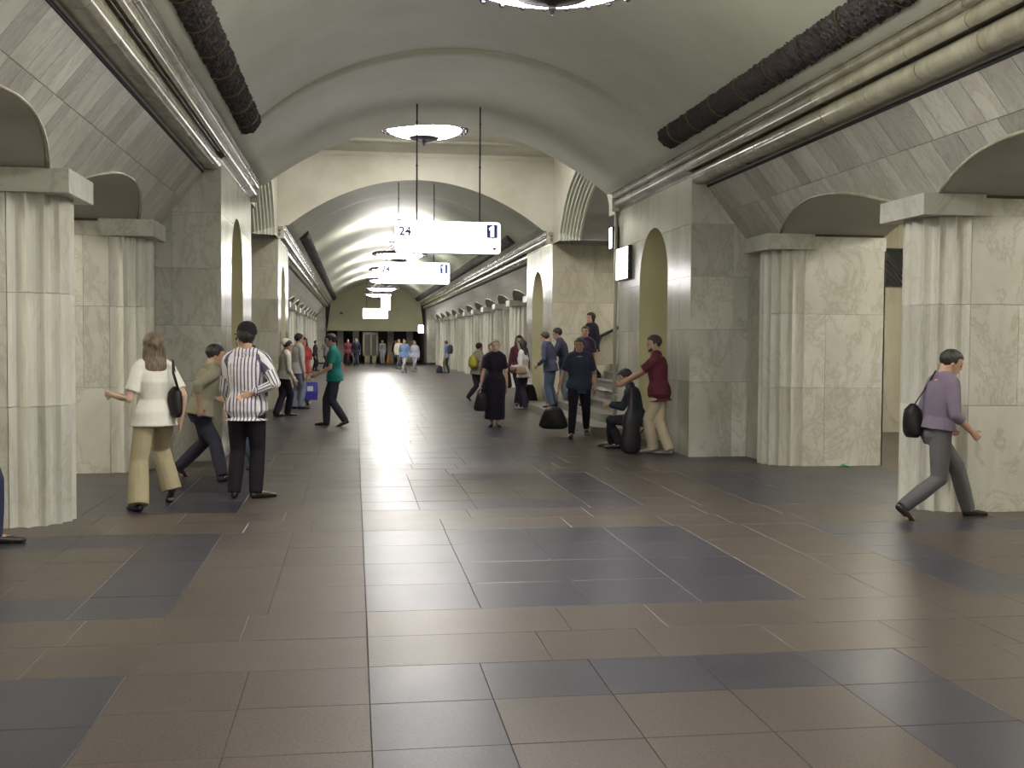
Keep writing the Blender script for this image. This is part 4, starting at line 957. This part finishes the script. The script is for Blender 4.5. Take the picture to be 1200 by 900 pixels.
person('woman in pale blue at the right of the far walking pair', (2.95, 55.3), (3.12, 55.5), 180, 1.62, fem=True, top=(.42, .45, .53), sleeve='long', bcol=(.4, .41, .47), vox=FAR, face=False, hair='bob', hcol='hair_brown')
person('man in a cream shirt half behind the far man in blue', (2.4, 62.0), (2.6, 62.1), 170, 1.72, top=(.5, .48, .36), sleeve='long', bcol=(.1, .1, .12), vox=FAR, face=False)
person('faint grey-blue figure at the right of the glazed booth', (1.95, 73.2), (1.78, 73.3), 200, 1.65, top=(.3, .33, .36), sleeve='long', bcol=(.3, .32, .36), vox=FAR, face=False)
person('person in dark plum standing beside the orange cone', (2.75, 75.8), (2.9, 75.9), 180, 1.65, top=(.05, .02, .035), sleeve='long', bcol=(.04, .015, .02), vox=FAR, face=False)
flush()
COL.children.unlink(TMP); bpy.data.collections.remove(TMP)
# caps
def cap(root_info, col, label_, m_h, rp, yaw_, brim=True):
    pass
def make_cap(loc, yaw_, col, label_, s_=1.0):
    t = thing('cap', label_, 'cap', loc, -rad(yaw_)); m_ = cloth(col)
    q = MB(); q.lathe([(.098*s_, 0), (.101*s_, .03*s_), (.092*s_, .07*s_), (.07*s_, .1*s_), (.035*s_, .118*s_), (.006, .122*s_)], 20); o = q.build('crown', m_, t, True); o.scale = (.86, 1.05, 1)
    pts = [(-.075*s_, .07*s_)]+[(-.075*s_*cos(pi*k/10), .09*s_+.085*s_*sin(pi*k/10)) for k in range(11)]+[(.075*s_, .07*s_)]
    q = MB(); q.prism(pts, .0, .008); q.build('visor', m_, t)
def bag(name, label_, loc, w_, hgt, d_, col, yaw_=0, strap=None, cat='bag', soft=1):
    t = thing(name, label_, cat, loc, -rad(yaw_)); q = MB(); n = 7
    pts = [Vector((0, 0, hgt*k/n)) for k in range(n+1)]
    rd = [(w_/2*(1.02-.5*(k/n)**1.5)*(1 if k not in (0, n) else .85), d_/2*(.7+.35*sin(pi*(k+.3)/(n+1)))*(.45 if k == n else 1)) for k in range(n+1)]
    pts = [pts[0]-Vector((0, 0, .0))]+[p for p in pts]+[pts[-1]+Vector((0, 0, .012))]; rd = [(rd[0][0]*.8, rd[0][1]*.8)]+rd+[(rd[-1][0]*.6, rd[-1][1]*.4)]; pts[0] = Vector((0, 0, 0)); pts[1] = Vector((0, 0, .02))
    q.tube(pts, rd, 18, right=(1, 0, 0)); q.build('bag_body', cloth(col, .5), t, True)
    if strap: q = MB(); q.tube([Vector(p) for p in strap], [(.012, .004)]*len(strap), 6); q.build('strap', cloth([c*.8 for c in col], .5), t, True)
    return t
# ------------------------------------------------------------------ carried and resting things
def head_top(i, yaw_h=0):
    return wpt(i, i['P']+i['U']*(.338*i['h'])+Vector((0, .012*i['h'], .062*i['h'])))
hp = head_top(i_st); make_cap((hp.x-.0, hp.y, hp.z+.035), -30, (.014, .012, .016), 'dark cap on the man in the striped shirt', 1.12)
make_cap((-1.42, 23.17, 1.50), 60, (.6, .58, .52), 'white cap on the man in the cream top', 1.1)
r_ = wpt(i_wo, i_wo['AR'][1][0]); bag('shoulder_bag', 'black shoulder bag at the side of the woman in the white tee', (-1.68, 10.62, .86), .27, .28, .12, (.012, .01, .012), 62, [(-.09, 0, .26), (-.05, .02, .42), (.0, -.02, .54), (.04, -.03, .42), (.09, 0, .26)])
bag('hip_bag', 'black bag on the hip of the man in the mauve shirt', (5.11, 9.38, .74), .24, .3, .16, (.01, .008, .01), 92, [(.0, 0, .28), (.03, .1, .45), (.03, .2, .62)])
bag('handbag', 'black bag in the hand of the woman in the black dress', (2.34, 20.02, .3), .3, .34, .14, (.02, .018, .024), 10, [(-.08, 0, .32), (0, 0, .46), (.08, 0, .32)])
bag('travel_bag', 'large dark bag carried by the man in the navy shirt', (3.3, 17.85, .14), .5, .36, .26, (.022, .018, .022), 20, [(-.15, 0, .28), (0, 0, .4), (.15, 0, .28)])
bag('rucksack', 'black rucksack standing on the stair base by the far niche', (4.75, 25.95, .0), .42, .55, .3, (.014, .013, .018), 20) if False else bag('rucksack', 'black rucksack standing against the far niche', (4.38, 27.1, .0), .46, .5, .34, (.014, .013, .018), 20)
bag('round_bag', 'yellow round bag on the back of the striding man', (3.12, 28.72, .9), .34, .32, .2, (.45, .4, .05), 62)
bag('clutch_bag', 'beige bag held by the woman in the white top', (3.86, 25.02, .83), .28, .2, .12, (.3, .24, .15), 20)
bag('tote_bag', 'dark bag hanging beside the woman in dark red', (3.72, 26.4, .45), .24, .4, .12, (.02, .018, .025), 0, [(-.06, 0, .4), (0, 0, .62), (.06, 0, .4)])
bag('backpack', 'dark backpack on the far backpacker', (4.75, 54.2, .95), .34, .45, .25, (.03, .035, .05), -60)
bag('sports_bag', 'dark bag on the floor at the feet of the backpacker', (4.2, 54.0, 0), .35, .35, .25, (.03, .03, .04), 0)
t = thing('carrier_bag', 'blue and white carrier bag of the woman in red', 'bag', (-1.08, 27.15, .12), .1)
q = MB(); q.add([(-.17, -.05, 0), (.17, -.05, 0), (.17, .05, 0), (-.17, .05, 0), (-.19, -.07, .2), (.19, -.07, .2), (.19, .07, .2), (-.19, .07, .2), (-.18, -.03, .44), (.18, -.03, .44), (.18, .03, .44), (-.18, .03, .44)],
    [(0, 3, 2, 1), (0, 1, 5, 4), (1, 2, 6, 5), (2, 3, 7, 6), (3, 0, 4, 7), (4, 5, 9, 8), (5, 6, 10, 9), (6, 7, 11, 10), (7, 4, 8, 11), (8, 9, 10, 11)]); q.build('bag_body', cloth((.06, .05, .35), .4), t)
q = MB(); q.box(-.07, .07, -.066, -.058, .2, .34); q.build('white_print', cloth((.6, .6, .65), .4), t)
q = MB(); q.tube([(-.08, 0, .43), (-.05, 0, .56), (.05, 0, .56), (.08, 0, .43)], .008, 6); q.build('handle', cloth((.6, .6, .65), .4), t, True)
# guitar case, folding seat, papers by the right pier
t = thing('guitar_case', 'upright black instrument case in front of the seated person', 'case', (3.95, 15.2, 0), .2)
q = MB(); prof = [(0, .10, .07), (.05, .15, .085), (.2, .165, .09), (.34, .13, .085), (.45, .14, .085), (.56, .11, .08), (.64, .06, .06), (.9, .055, .05), (.98, .05, .04)]
q.tube([(0, 0, z) for z, a, b in prof], [(a, b) for z, a, b in prof], 16, right=(1, 0, 0)); q.build('case_body', plain('case_vinyl', (.012, .01, .016), .5), t, True)
q = MB(); q.tube([(.13, -.06, .3), (.2, -.04, .36), (.14, -.06, .44)], .012, 6); q.build('handle', M['black'], t, True)
t = thing('folding_stool', 'small folding stool under the seated person by the pier', 'stool', (4.18, 15.93, 0), .2)
q = MB(); q.box(-.17, .17, -.16, .16, .36, .385); q.build('seat', cloth((.08, .09, .09)), t)
for a, b in (((-.16, -.14, .02), (.16, -.14, .36)), ((.16, -.14, .02), (-.16, -.14, .36)), ((-.16, .14, .02), (.16, .14, .36)), ((.16, .14, .02), (-.16, .14, .36))):
    q = MB(); q.tube([a, b], .011, 6); q.build('leg', M['steel'], t)
q = MB()
pts = []
for j in range(5):
    for i in range(5): pts.append((-.14+.07*i, -.1+.05*j, .02*sin(i*1.3)+.03*cos(j)))
q.add(pts+[(x, y, z+.004) for x, y, z in pts], [(j*5+i, j*5+i+1, j*5+i+6, j*5+i+5) for j in range(4) for i in range(4)]+[(25+j*5+i, 25+j*5+i+5, 25+j*5+i+6, 25+j*5+i+1) for j in range(4) for i in range(4)])
o = q.build('sheet_music', plain('paper_white', (.75, .73, .68), .7), None); o.location = (3.78, 15.95, .86); o.rotation_euler = (.5, .2, .3); tag(o, 'white sheets of paper held over the knees of the seated person', 'paper')
# orange cone far away
t = thing('traffic_cone', 'orange cone beside the person in dark plum', 'cone', (2.35, 76.2, 0))
q = MB(); q.lathe([(.19, .03), (.16, .05), (.05, .62), (.03, .66), (.005, .66)], 16); q.build('cone_body', plain('cone_orange', (.75, .3, .05), .5), t, True); box('base', plain('cone_base', (.6, .22, .04), .6), t, -.22, .22, -.22, .22, 0, .03)
print('tris', sum(len(p.vertices)-2 for me in bpy.data.meshes for p in me.polygons), 'objs', len(bpy.data.objects), 'time', round(time.time()-T0, 1))
